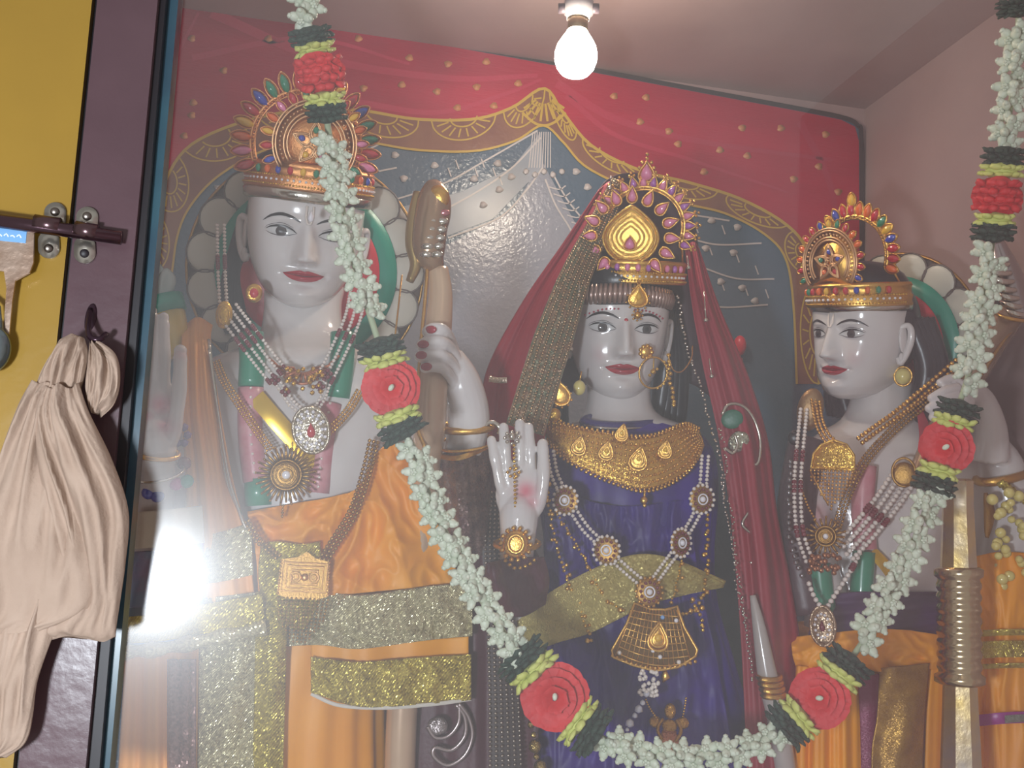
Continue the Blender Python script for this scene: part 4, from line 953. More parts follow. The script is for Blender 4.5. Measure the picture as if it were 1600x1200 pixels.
# ---- long chain with square pendant
LN = root('long_gold_necklace', (478, 960, 1.29), 'long gold necklace with a square fringed pendant hanging over the orange drape', 'necklace', 'necklaces')
rope('gold_chain', [(584, 690, 1.313), (572, 740, 1.302), (552, 800, 1.293), (520, 852, 1.289), (503, 880, 1.286)], GOLDO, LN, 3.6, 3, 6.5)
rope('gold_chain', [(386, 815, 1.300), (402, 842, 1.294), (424, 862, 1.289), (436, 872, 1.286)], GOLDO, LN, 3.6, 2, 6.5)
f = Fr(476, 902, 1.280)
pl = obj('square_plate', MB().prism([f.pt(x, y) for x, y in [(-40, -28), (-38, 26), (-14, 30), (0, 40), (14, 30), (36, 26), (38, -28), (20, -34), (-20, -34)]], f.f*(-3*f.s)), GOLDO, LN, flat=True)
mb = MB()
for w, h in ((34, 22), (28, 17), (20, 11)): mb.tube([f.pt(x, y, 1.5) for x, y in [(-w, -h), (-w, h), (w, h), (w, -h)]], 1.4*f.s, 6, closed=True)
mb.beads([f.pt(-38, 24, 1), f.pt(-39, -26, 1)], 2.2*f.s, 5*f.s); mb.beads([f.pt(36, 24, 1), f.pt(38, -26, 1)], 2.2*f.s, 5*f.s)
for x in (-14, 14):
    for q in (1, .5): mb.tube([f.pt(x+8*q*math.cos(t), 8*q*math.sin(t), 2) for t in np.linspace(0, 6.28, 14)[:-1]], 1.2*f.s, 5, closed=True)
mb.ball(f.pt(0, 0, 1), 6*f.s, 2); obj('plate_relief', mb, GOLDP, pl)
mb = MB()
for i in range(12):
    x = -38+i*7; L_ = 30+38*math.sin(math.pi*(i+.5)/12); mb.beads([f.pt(x, -33, 0), f.pt(x*.86, -33-L_, 0)], 2.3*f.s, 5.4*f.s)
obj('bead_fringe', mb, GOLDO, pl)
SN2 = obj('silver_ribbon', MB().tube(smooth([(326, 545, 1.328), (340, 640, 1.316), (356, 740, 1.306), (374, 800, 1.299), (384, 826, 1.297)], 40), .0018, 6), SILVER, label='thin silver cord running down beside the faded orange shawl of the left statue', cat='ribbon')
# ================================================================== MIDDLE STATUE
MS = root('marble_statue', floor_at(990, 1.42), 'middle statue, white marble woman in a purple velvet dress and red veil, palm raised', 'statue')
FM = Fr(973, 513, 1.40, yaw=9, pitch=-2); FM.o = FM.pt(0, 0, -52)
HM = Head(FM, 80, zk=1.04, ck=.95)
neck = ring_rows([(585, 920, 1014, 1.455, .044), (630, 918, 1014, 1.455, .046), (652, 908, 1030, 1.455, .052), (672, 880, 1070, 1.455, .066), (720, 870, 1084, 1.455, .075), (900, 880, 1086, 1.455, .075)], 60)
bm = remesh([neck], .003, 3)
hm_ = remesh(palm_hand([(806, 1000, .12, 30), (806, 920, .08, 28), (808, 860, .02, 27), (810, 826, .0, 29), (811, 800, .002, 31), (812, 780, .006, 24)], (812, 770), 38, 50,
    [([(792, 790, .002), (782, 755, 0), (773, 714, -.002), (768, 688, .004)], 9.5), ([(800, 780, 0), (793, 738, 0), (789, 700, -.002), (787, 668, .004)], 10), ([(812, 780, 0), (812, 736, 0), (812, 696, -.002), (812, 662, .004)], 10), ([(822, 780, 0), (829, 740, 0), (828, 700, -.002), (826, 668, .004)], 10), ([(822, 812, .002), (838, 796, -.006), (848, 760, -.014), (849, 725, -.014), (848, 694, -.01)], 11)], 1.25), .0014, 7)
blush(obj('body', join(bm, hm_, HM.mesh()), MARBLE, MS), [(P(822, 768, 1.24), .012, .85), (P(828, 784, 1.238), .010, .6), (HM.surf(-.45, -.5, 0), .012, .15), (HM.surf(.45, -.5, 0), .012, .15)])
HM.paint(MS, brow=1.0)
rd = MB()
for sg in (-1, 1):
    for k in range(9): x = .16+.075*k; rd.ball(HM.surf(sg*x, .40+.05*math.sin(k/8*math.pi)-.02*k, .02), .0017, 1)
obj('brow_paint_dot', rd, mat('dot_rose', (170, 60, 80), .4), MS, kind='stuff')
obj('bindi', MB().dome(HM.F.sub(0, .17*80, 1.02*80), lens_outline(3.5, 3.5, 0, 12, 'round'), 3), RUBY, MS)
hb = MB()
for k in range(34):
    a = -1.5+3.0*k/33; c = (83*math.sin(a), 81*math.cos(a)-2)
    arch = 40+9*abs(math.sin(a))**1.5*-1+4
    hb.tube([FM.pt(c[0], arch-4, c[1]), FM.pt(c[0]*1.03, arch+12, c[1]*1.03+1), FM.pt(c[0]*.98, arch+26, c[1]*.98)], [3.6*FM.s, 4.6*FM.s, 3.2*FM.s], 8)
obj('carved_headband', hb, mat('band_rose_silver', (176, 150, 140), .28, .7), MS)
obj('hairline', MB().tube([FM.pt(82*math.sin(a), 36-9*abs(math.sin(a))**1.5+4, 81*math.cos(a)-2) for a in np.linspace(-1.5, 1.5, 30)], 2.6*FM.s, 8), BLACK, MS)
hr_ = MB().ball(FM.pt(0, 10, -28), 1, 4, (84*FM.s, 70*FM.s, 100*FM.s), (FM.r, FM.f, FM.u))
for sg in (-1, 1):
    for q in range(4): hr_.tube(smooth([FM.pt(sg*(80+q*5), 30, -30-q*6), FM.pt(sg*(90+q*7), -50, -46), FM.pt(sg*(88+q*9), -110, -44), FM.pt(sg*(80+q*12), -170, -40)], 20), [(14+5*math.sin(i/19*math.pi))*FM.s for i in range(20)], 8)
obj('hair', hr_, HAIR, MS)
obj('hair_cap', MB().ball(FM.pt(0, 76, 0), 1, 3, (80*FM.s, 79*FM.s, 50*FM.s), (FM.r, FM.f, FM.u)), HAIR, MS)
dress = ring_rows([(664, 892, 1050, 1.455, .062), (684, 862, 1092, 1.455, .080), (720, 846, 1110, 1.455, .094), (780, 846, 1112, 1.455, .102), (860, 856, 1106, 1.455, .10), (940, 858, 1112, 1.455, .098), (1040, 836, 1140, 1.455, .11), (1200, 800, 1180, 1.455, .125), (1500, 790, 1190, 1.455, .13), (1760, 790, 1196, 1.455, .13)], 140, fold=.012, nf=19)
for v in dress.v:
    if v.z < ZF: v.z = ZF
obj('velvet_dress', dress, VELVET, MS)
obj('dress_collar', MB().tube([P(968+54*math.cos(q), 660+8*math.sin(q), 1.415-.028*math.sin(q)) for q in np.linspace(0, 2*math.pi, 40)[:-1]], .0085, 10, closed=True), mat('collar_purple', (50, 34, 110), .4, bump=.2), MS)
obj('collar_piping', MB().tube([P(968+58*math.cos(q), 661+9*math.sin(q), 1.412-.032*math.sin(q)) for q in np.linspace(.2, 2.94, 30)], .0022, 8), SILVER, MS)
sheet('velvet_overfold', [[(850, 760, 1.345), (960, 790, 1.338), (1080, 780, 1.345)], [(850, 880, 1.34), (960, 900, 1.33), (1090, 890, 1.342)], [(850, 1020, 1.335), (980, 1030, 1.32), (1120, 1030, 1.34)], [(820, 1260, 1.325), (980, 1260, 1.305), (1160, 1260, 1.33)]], VELVET, MS, 130, 150, crumple(.020, 6, 6, 1.0), wob=.012)
sheet('olive_sash', [[(806, 965, 1.33), (860, 925, 1.31), (920, 892, 1.30), (975, 870, 1.296), (1020, 866, 1.298), (1070, 880, 1.305), (1134, 908, 1.32)], [(812, 992, 1.328), (868, 966, 1.306), (920, 940, 1.296), (975, 916, 1.291), (1020, 904, 1.294), (1070, 904, 1.301), (1132, 912, 1.318)], [(822, 1022, 1.33), (872, 1004, 1.308), (920, 990, 1.298), (965, 968, 1.293), (1010, 946, 1.296), (1060, 932, 1.303), (1130, 918, 1.32)]], SASHG, MS, 90, 34, crumple(.006, 5, 2, 3.0))
sheet('maroon_cuff', [[(760, 880, 1.27), (800, 872, 1.232), (850, 870, 1.27)], [(758, 915, 1.275), (802, 912, 1.240), (858, 905, 1.275)], [(772, 952, 1.29), (812, 964, 1.262), (852, 944, 1.29)]], MAROON, MS, 50, 40, crumple(.010, 3, 2, 8.0), wob=.01)
# ---- red veil and its trims
VL = root('red_veil', (960, 290, 1.42), 'dark red veil with a wide chain-stitched gold border over the head of the middle statue', 'veil')
VL.location = P(900, 600, 1.40)
sheet('hood', [[(925, 330, 1.44), (945, 284, 1.445), (990, 270, 1.45), (1050, 290, 1.45), (1086, 350, 1.445)], [(890, 470, 1.455), (920, 400, 1.48), (1000, 380, 1.49), (1060, 400, 1.48), (1104, 470, 1.455)], [(850, 640, 1.475), (920, 600, 1.51), (1000, 590, 1.515), (1080, 600, 1.505), (1130, 640, 1.475)]], mat('veil_inside_shade', (60, 16, 34), .6), VL, 50, 50)  # hood interior: veil red darkened, the shade put into its colour
sheet('left_fall', [[(936, 296, 1.425), (952, 284, 1.418), (972, 280, 1.412)], [(880, 380, 1.43), (905, 372, 1.412), (925, 380, 1.395)], [(818, 470, 1.435), (855, 462, 1.405), (894, 470, 1.375)], [(764, 570, 1.435), (815, 565, 1.40), (870, 570, 1.35)], [(752, 640, 1.43), (800, 640, 1.39), (858, 640, 1.335)], [(756, 720, 1.42), (795, 720, 1.385), (848, 700, 1.33)]], VEIL, VL, 50, 80, pleat(2.5, .004, .4))
trim = [(968, 284, 1.400), (938, 350, 1.382), (900, 430, 1.362), (868, 520, 1.342), (842, 600, 1.325), (820, 672, 1.312)]
for k, m in ((0, 'a'),):
    obj('woven_border', flatband(trim, lambda t: 26+36*min(1, t*1.6), .004, 60), mat('border_bronze', (150, 120, 96), .4, .6, col2=(110, 120, 96), nscale=120, spark=.4, sscale=800), VL)
bc = MB()
for j in range(7):
    off = (j-3)/3.5; q = []
    C = crom(trim, 40)
    for i, c in enumerate(C):
        a = C[max(i-1, 0)]; b2 = C[min(i+1, 39)]; t = np.array(b2[:2])-np.array(a[:2]); t = t/np.linalg.norm(t); w = (26+36*min(1, i/39*1.6))/2*off
        q.append((c[0]-t[1]*w, c[1]+t[0]*w, c[2]-.004-.002*(1-off*off)))
    bc.beads(q, .0019, .0044)
obj('chain_stitch', bc, mat('stitch_gold', (196, 168, 130), .25, 1), VL)
ed = MB().beads([(960, 290, 1.40), (895, 420, 1.365), (845, 560, 1.345), (818, 640, 1.335), (806, 690, 1.33)], .0016, .006); obj('edge_beading', ed, SILVER, VL)
RV = [[(1070, 384, 1.42), (1084, 378, 1.418), (1092, 388, 1.425)], [(1080, 470, 1.40), (1104, 470, 1.385), (1124, 480, 1.41)], [(1098, 570, 1.385), (1138, 572, 1.36), (1168, 585, 1.40)], [(1120, 670, 1.375), (1165, 675, 1.35), (1200, 690, 1.39)], [(1138, 780, 1.365), (1180, 785, 1.34), (1214, 800, 1.38)], [(1150, 900, 1.355), (1195, 905, 1.33), (1236, 915, 1.37)], [(1160, 1040, 1.345), (1205, 1045, 1.32), (1256, 1050, 1.36)], [(1170, 1280, 1.33), (1220, 1280, 1.305), (1276, 1280, 1.35)]]
sheet('right_fall', RV, VEIL, VL, 60, 110, pleat(2.2, .005, 1))
for ex in ([(1128, 648), (1138, 632), (1160, 634), (1178, 655), (1188, 690), (1184, 724), (1172, 722), (1174, 708)], [(1132, 700), (1145, 708), (1152, 695), (1148, 680)], [(1170, 800), (1160, 820), (1180, 840), (1186, 870), (1172, 880)], [(1186, 880), (1196, 930), (1210, 960)]):
    obj('silver_embroidery', MB().tube(smooth([(x, y, 1.345) for x, y in ex], 24), .0022, 6), SILVER, VL)
obj('green_motif', MB().dome(Fr(1144, 655, 1.352), lens_outline(17, 15, .3, 24, 'round'), 3), mat('motif_green', (24, 96, 72), .4, bump=.3), VL)
obj('silver_motif', MB().dome(Fr(1154, 690, 1.350), lens_outline(18, 15, .9, 24, 'round'), 4), mat('motif_silver', (190, 190, 170), .3, .9, spark=.5, sscale=500), VL)
for pts in ([(906, 440), (904, 462)], [(888, 500), (892, 545)], [(1074, 400), (1076, 418)], [(1100, 455), (1103, 500)], [(1108, 560), (1112, 588)], [(955, 275), (953, 294)]):
    q = [(x, y, 1.352) for x, y in pts]; o = obj('bead_drop', MB().tube(q, .0009, 5).ball(P(*q[-1]), .0032, 2), SILVER, VL)
sl = [[(1062, 470), (1066, 520), (1076, 560)], [(1080, 570), (1090, 610), (1104, 652)], [(1106, 655), (1118, 690), (1124, 720)]]
obj('silver_beaded_string', MB().beads([(1060, 462, 1.36), (1070, 530, 1.35), (1090, 590, 1.345), (1106, 650, 1.34), (1124, 720, 1.335), (1132, 790, 1.33), (1146, 860, 1.325), (1160, 940, 1.32), (1170, 1010, 1.315), (1176, 1066, 1.31)], .0021, .0050, jit=.0018), SILVER, label='crooked silver beaded string along the right veil edge over the purple dress', cat='beaded string')
obj('silver_beaded_string', MB().beads([(1124, 668, 1.33), (1136, 720, 1.325), (1128, 760, 1.32), (1142, 800, 1.318), (1148, 850, 1.315), (1152, 920, 1.312), (1166, 980, 1.308)], .0017, .0046, jit=.0025), SILVER, label='thin broken silver string just inside the crooked one beside the purple dress', cat='beaded string')
# lower left fall with silver scrolls
LV = [[(700, 690, 1.40), (735, 690, 1.385), (770, 700, 1.37)], [(690, 780, 1.39), (735, 780, 1.365), (800, 800, 1.345)], [(670, 880, 1.38), (745, 880, 1.355), (850, 890, 1.345)], [(650, 1000, 1.37), (750, 1000, 1.345), (850, 1000, 1.335)], [(640, 1120, 1.36), (750, 1120, 1.335), (842, 1120, 1.325)], [(636, 1300, 1.35), (750, 1300, 1.325), (840, 1300, 1.315)]]
sheet('lower_fall', LV, MAROON, VL, 60, 80, pleat(3, .003))
for ex in ([(712, 1100), (726, 1120), (726, 1150), (705, 1172), (680, 1168), (678, 1182), (700, 1196), (726, 1180), (738, 1150), (732, 1120), (716, 1098)], [(668, 1135), (680, 1152), (700, 1150), (716, 1130), (718, 1104)]):
    obj('silver_scroll', MB().tube(smooth([(x, y, 1.318) for x, y in ex], 50), .0028, 7), mat('scroll_silver', (170, 156, 156), .3, .9), VL)
obj('scroll_boss', MB().dome(Fr(684, 1134, 1.318), lens_outline(16, 14, 0, 24, 'round'), 5), mat('boss_grey', (150, 140, 140), .35, .8, spark=.3), VL)
br = [(778, 770, 1.318), (776, 840, 1.312), (780, 920, 1.308), (784, 1000, 1.302), (788, 1100, 1.298), (792, 1260, 1.29)]
for off in (-18, -11, -4, 3, 10, 17):
    obj('veil_chain', MB().beads([(x+off*.9+(y-770)*.02*(off/18), y, Y-.002*math.cos(off/10)) for x, y, Y in br], .0023, .0056), mat('chain_grey', (170, 160, 150), .25, .95), VL)
obj('chain_backing', flatband([(x, y, Y+.006) for x, y, Y in br], 46), mat('backing_grey', (70, 60, 62), .5), VL)
for q in ([(700, 700), (720, 716), (752, 702)], [(704, 730), (730, 744), (758, 726)], [(712, 800), (730, 780), (748, 800), (742, 824)], [(720, 846), (740, 830), (758, 850)], [(700, 770), (722, 762), (744, 752)]):
    obj('silver_embroidery', MB().tube(smooth([(x, y, 1.35) for x, y in q], 20), .0026, 6), SILVER, VL)
obj('green_motif', MB().dome(Fr(738, 850, 1.352), lens_outline(13, 10, .3, 20, 'round'), 3), MATS['motif_green'], VL)
# small piece of gold-edged red cloth
obj('silver_tape', flatband([(764, 592, 1.375), (778, 594, 1.372), (792, 594, 1.372)], 9), mat('tape_silver', (196, 180, 160), .3, .8, spark=.3), VL)
# ---- crown
FCM = Fr(984, 446, 1.40, yaw=-6, pitch=-4); FCM.o = FCM.pt(0, 0, 40)
crown('gold_crown', FCM, 80, 'crown with pink and violet gems around a golden leaf plate on the middle statue', [PINK, PINK, PURPLE], disc=(2, 40), Rd=52, arch=(18, 54, -44, 62), band=(80, 36, 6, 80), metal=GOLD, style='leaf', n=14, a0=-22, a1=196, group='crowns')
tk = root('forehead_pendant', (990, 465, 1.29), 'round gold forehead pendant with a tiny drop at the brow of the middle statue', 'pendant')
f = FM.sub(16, 52, 84); o = lens_outline(17, 16, math.pi/2, 24, 'tear')
td = obj('gold_drop_plate', join(MB().dome(f, o, 3), MB().tube([f.pt(x, y, 1) for x, y in o], 2*f.s, 6, closed=True), *[MB().ball(f.pt(x*1.25, y*1.25, 0), 2*f.s, 1) for x, y in o[::2]]), GOLD, tk)
obj('centre_stone', MB().dome(f, lens_outline(7, 5, math.pi/2, 14, 'tear'), 4, 3), YEL, td)
obj('small_drop', join(MB().ball(f.pt(0, -30, 3), 6*f.s, 2), *[MB().ball(f.pt(8*math.cos(q), -30+8*math.sin(q), 2), 2*f.s, 1) for q in np.linspace(0, 6.28, 9)[:-1]]), GOLD, tk)
# ---- nose ring
nr = root('nose_ring', HM.surf(.15, -.42, .05), 'large gold hoop nose ring with a flower stud and a chain to the ear', 'nose ring')
f = FM.sub(.40*80, -.40*83, 1.12*80, yaw=5); f2 = FM.sub(.56*80, -.78*83, 1.12*80, yaw=5)
obj('flower_stud', join(MB().dome(f, lens_outline(9, 9, 0, 16, 'round'), 4), *[MB().ball(f.pt(9*math.cos(q), 9*math.sin(q), 0), 4*f.s, 1) for q in np.linspace(0, 6.28, 10)[:-1]]), GOLD, nr)
obj('hoop', MB().tube([f2.pt(22*math.cos(q), 24*math.sin(q), 0) for q in np.linspace(0, 2*math.pi, 40)[:-1]], 1.6*f2.s, 8, closed=True), GOLD, nr)
obj('hoop_motif', join(MB().ball(f2.pt(0, 2, 0), 5*f2.s, 1), MB().ball(f2.pt(6, 6, 0), 3*f2.s, 1), MB().ball(f2.pt(-5, -4, 0), 3*f2.s, 1), MB().tube([f2.pt(0, 24, 0), f2.pt(0, 2, 0)], 1*f2.s, 5)), GOLDF, nr)
obj('hoop_bead_edge', MB().beads([f2.pt(23*math.cos(q), 25*math.sin(q), 0) for q in np.linspace(-1.2, .9, 12)], 3*f2.s, 6*f2.s), GOLDF, nr)
obj('nose_chain', MB().tube(smooth([(1044, 556, 1.295), (1052, 578, 1.30), (1066, 580, 1.31), (1080, 560, 1.33), (1082, 540, 1.35)], 30), .0010, 5), GOLD, nr)
obj('hanging_tassel', MB().beads([(1044, 556, 1.30), (1046, 590, 1.298), (1052, 620, 1.30), (1054, 640, 1.30)], .0034, .0062, jit=.0015), GOLDF, nr)
for (x, y, Y, lb) in [(905, 606, 1.372, 'small pearl and gold drop earring on the left ear of the middle statue')]:
    e = root('drop_earring', (x, y, Y), lb, 'earring'); F = Fr(x, y, Y)
    obj('gold_drop', MB().ball(F.pt(0, 0), 1, 3, (10*F.s, 10*F.s, 12*F.s), (F.r, F.f, F.u)), GPEARL, e); obj('ear_hook', MB().tube([F.pt(0, 10, 0), F.pt(2, 26, 0)], 1.5*F.s, 6), GOLD, e)
je = root('paisley_earring', (870, 640, 1.34), 'gold paisley earring with bell drop hanging against the red veil left of the neck', 'earring')
f = Fr(874, 612, 1.335); o = lens_outline(22, 15, 2.0, 26, 'tear')
obj('paisley', join(MB().dome(f, o, 5), MB().tube([f.pt(x, y, 1) for x, y in o], 2*f.s, 6, closed=True), *[MB().ball(f.pt(x*1.15, y*1.15, 0), 2.2*f.s, 1) for x, y in o[::2]]), GOLD, je)
f = Fr(866, 648, 1.335); obj('bell_drop', join(MB().ball(f.pt(0, 0), 11*f.s, 2), *[MB().ball(f.pt(11*math.cos(q), -9+4*math.sin(q)), 2.4*f.s, 1) for q in np.linspace(0, 6.28, 9)[:-1]]), GOLDF, je)
# ---- choker
ck = root('gold_choker', (990, 720, 1.33), 'broad crescent gold choker with paisley bosses on the middle statue', 'necklace', 'necklaces')
top = [(850, 656, 1.38), (880, 664, 1.362), (915, 672, 1.35), (955, 678, 1.342), (990, 684, 1.338), (1020, 682, 1.340), (1048, 672, 1.348), (1072, 664, 1.36), (1092, 672, 1.378)]
mid_ = [(852, 676, 1.368), (880, 696, 1.348), (915, 712, 1.336), (955, 722, 1.328), (995, 728, 1.324), (1030, 724, 1.328), (1060, 708, 1.338), (1080, 692, 1.35), (1096, 684, 1.37)]
bot = [(856, 690, 1.368), (885, 716, 1.346), (925, 738, 1.332), (965, 754, 1.322), (1004, 764, 1.318), (1040, 756, 1.323), (1072, 736, 1.335), (1090, 712, 1.348), (1098, 692, 1.37)]
sheet('crescent_plate', [top, mid_, bot], GOLDF, ck, 80, 24, None, .003)
cb = MB()
for i in range(9):
    k = i/8; cb.beads([tuple(np.array(a)*(1-k)+np.array(b2)*k-np.array((0, 0, .0045))) for a, b2 in zip(top, bot)], .0022, .0066)
obj('bead_rows', cb, GOLD, ck)
cb = MB()
for i, c in enumerate(crom(bot, 46)): cb.ball(P(c[0], c[1]+4, c[2]-.003), .0030, 1)
for i, c in enumerate(crom(top, 40)): cb.ball(P(c[0], c[1]-3, c[2]-.003), .0028, 1)
obj('beaded_rim', cb, GOLD, ck)
for x, y, Y, r_ in [(948, 704, 1.318, 15), (998, 716, 1.312, 19), (1040, 702, 1.320, 14), (972, 676, 1.328, 13), (905, 696, 1.332, 15)]:
    f = Fr(x, y, Y, roll=-10)
    mb = MB()
    for k in (1, .75, .5): mb.tube([f.pt(a, b2, 4*(1-k)) for a, b2 in lens_outline(r_*k, r_*.8*k, math.pi/2, 20, 'tear')], 2.0*f.s, 6, closed=True)
    mb.dome(f, lens_outline(r_, r_*.8, math.pi/2, 20, 'tear'), 4)
    pb_ = obj('paisley_boss', mb, GOLD, ck); obj('boss_stone', MB().dome(f, lens_outline(5, 4, math.pi/2, 12, 'tear'), 4, 4), YEL, pb_)
obj('choker_drop', MB().tube([(1007, 768, 1.315), (1007, 778, 1.315)], .0018, 6).ball(P(1006, 782, 1.315), .0055, 2).ball(P(1007, 790, 1.315), .0032, 1), GOLD, ck)
# ---- pearl necklace with medallions
pn = root('pearl_necklace', (1014, 925, 1.29), 'long double pearl necklace with five ruby medallions over the purple dress', 'necklace', 'necklaces')
for seg in ([(860, 706, 1.325), (866, 740, 1.318), (880, 772, 1.314)], [(892, 792, 1.312), (915, 826, 1.306), (940, 850, 1.302)], [(958, 872, 1.296), (985, 896, 1.288), (1010, 916, 1.284)], [(1018, 914, 1.284), (1038, 886, 1.29), (1056, 862, 1.298)], [(1070, 836, 1.304), (1084, 812, 1.308), (1094, 790, 1.312)], [(1098, 768, 1.314), (1100, 740, 1.318), (1102, 712, 1.325)]):
    rope('pearl_strand', seg, PEARL, pn, 3.4, 2, 10)
for x, y, Y, yw in [(884, 782, 1.308, -25), (948, 860, 1.294, -10), (1063, 848, 1.296, 45), (1096, 780, 1.308, 30), (1014, 925, 1.280, 15)]:
    f = Fr(x, y, Y, yaw=yw)
    m_ = obj('medallion', MB().dome(f, lens_outline(21, 22, 0, 24, 'round'), 4), GOLDO, pn)
    obj('pearl_rim', join(*[MB().ball(f.pt(21*math.cos(q), 22*math.sin(q), 2), 3.2*f.s, 1) for q in np.linspace(0, 2*math.pi, 17)[:-1]]), PEARL if y < 900 else GOLD, m_)
    obj('ruby_ring', join(*[MB().ball(f.pt(14*math.cos(q), 15*math.sin(q), 4), 3.1*f.s, 1) for q in np.linspace(0, 2*math.pi, 13)[:-1]]), MAROONB, m_)
    obj('white_centre', join(MB().tube([f.pt(8*math.cos(q), 8*math.sin(q), 5) for q in np.linspace(0, 2*math.pi, 17)[:-1]], 1.4*f.s, 6, closed=True), MB().ball(f.pt(0, 0, 4), 5*f.s, 2)), WHITEG, m_)
# ---- gold chains with fan pendant
fn = root('fan_pendant_necklace', (1028, 1030, 1.28), 'gold chain necklace with a lacy fan-shaped pendant and crystal tassel on the purple dress', 'necklace', 'necklaces')
for pts, r_ in [([(852, 740, 1.325), (862, 820, 1.315), (878, 880, 1.308), (900, 940, 1.302), (925, 1000, 1.298)], .0028), ([(868, 800, 1.318), (900, 850, 1.308), (925, 895, 1.30), (945, 935, 1.294), (978, 955, 1.286)], .0022), ([(1106, 790, 1.32), (1104, 850, 1.312), (1104, 900, 1.305), (1090, 950, 1.298), (1056, 962, 1.288)], .0030), ([(1066, 860, 1.30), (1060, 900, 1.294), (1048, 946, 1.286)], .0020), ([(1082, 940, 1.30), (1094, 960, 1.298), (1098, 990, 1.296)], .003)]:
    obj('gold_chain', MB().beads(pts, r_, r_*2.2, jit=r_*.5), GOLDF, fn)
    obj('chain_charm', join(*[MB().ball(p+Vector((random.uniform(-.006, .006), -.002, random.uniform(-.003, .003))), random.uniform(.0025, .0042), 1) for p in even(pts, .017)]), GOLD, fn)
f = Fr(1024, 990, 1.278, yaw=12, roll=-3)
o = [(-38, 42), (-46, 10), (-66, -34), (-62, -44), (-30, -52), (4, -56), (40, -46), (66, -26), (68, -16), (44, 16), (30, 46), (12, 38), (-12, 36)]
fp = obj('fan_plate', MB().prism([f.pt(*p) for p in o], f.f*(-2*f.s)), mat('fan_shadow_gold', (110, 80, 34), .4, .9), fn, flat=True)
mb = MB().tube([f.pt(x, y, 1) for x, y in o], 2.4*f.s, 6, closed=True)
for i in range(15):
    t = i/14; a = (-36+66*t, 40); b2 = (-62+126*t, -40-14*math.sin(t*math.pi))
    mb.tube([f.pt(a[0], a[1], 1), f.pt(b2[0]*.95, b2[1], 1)], 1.2*f.s, 5)
for k in np.linspace(.12, .95, 8):
    mb.tube([f.pt((-37+67*t)*(1-k)+(-60+122*t)*k, 40*(1-k)+(-40-12*math.sin(t*math.pi))*k, 1.8+math.sin(t*20+k*9)) for t in np.linspace(0, 1, 26)], 1.3*f.s, 5)
for i in range(18): t = i/17; mb.ball(f.pt(-64+130*t, -42-14*math.sin(t*math.pi)+8*t, 1), 3.4*f.s, 1)
obj('lattice', mb, GOLD, fp)
mb = MB()
for k in (1, .72): mb.tube([f.pt(4+a, -4+b2, 5) for a, b2 in lens_outline(22*k, 17*k, math.pi/2, 22, 'tear')], 2.6*f.s, 8, closed=True)
mb.dome(f, [(4+a, -4+b2) for a, b2 in lens_outline(21, 16, math.pi/2, 22, 'tear')], 4, 2); obj('paisley_boss', mb, GOLD, fp)
obj('boss_stone', MB().dome(f, [(4+a, -6+b2) for a, b2 in lens_outline(6, 6, 0, 14, 'round')], 5, 5), YEL, fp)
for x, y, m in [(8, 26, gemmat('sky', (120, 170, 230))), (30, 24, WHITEG), (-54, -36, PEARL), (-2, -26, WHITEG), (10, -34, WHITEG), (40, -38, PEARL)]: obj('plate_stone', MB().ball(f.pt(x, y, 4), 3.6*f.s, 2), m, fp)
obj('pearl_bunch', join(*[MB().ball(P(1014+random.uniform(-15, 15), 1066+random.uniform(-18, 22), 1.275-random.random()*.006), .0030, 1) for _ in range(46)]), PEARL, fn)
obj('crystal_tassel', join(*[MB().ball(P(x, y, 1.272), r_, 1) for x, y, r_ in ((1010, 1084, .005), (1004, 1098, .004), (998, 1108, .0058), (992, 1118, .004), (984, 1130, .0062), (980, 1140, .003))]), mat('crystal', (220, 225, 240), .03, .3, coat=1), fn)
obj('tassel_drop', MB().tube([P(1038, 1045, 1.276), P(1040, 1058, 1.276), P(1036, 1066, 1.276)], [.002, .006, .001], 8), GOLD, fn)
# ---- small lower pendant
lp_ = root('small_gold_pendant', (1050, 1150, 1.29), 'small curled gold filigree pendant below the fan pendant of the middle statue', 'pendant')
f = Fr(1046, 1134, 1.285)
mb = MB()
for cx, cy, a, b2, q in [(0, 22, 12, 9, 1.57), (-22, 4, 10, 9, 0), (20, 6, 10, 9, 0), (0, 0, 12, 10, 0)]: mb.dome(f, lens_outline(a, b2, q, 18, 'round', cx, cy), 4)
for sg in (-1, 1): mb.tube([f.pt(sg*(10+8*math.sin(t)), 10-10*t, 2) for t in np.linspace(0, 3.2, 10)], 3*f.s, 6)
obj('curled_body', mb, mat('filigree_brown', (190, 140, 70), .32, 1, spark=.4), lp_)
obj('skirt_body', MB().dome(f, [(-10, -6), (10, -6), (22, -34), (18, -50), (-16, -50), (-20, -34)], 5), mat('filigree_rose', (190, 120, 90), .35, 1, spark=.5), lp_)
obj('small_chain', join(MB().beads([(1027, 1124, 1.286), (1014, 1104, 1.282), (1008, 1090, 1.28)], .0017), MB().beads([(1066, 1124, 1.286), (1070, 1104, 1.29), (1072, 1090, 1.296)], .0017)), GOLD, lp_)
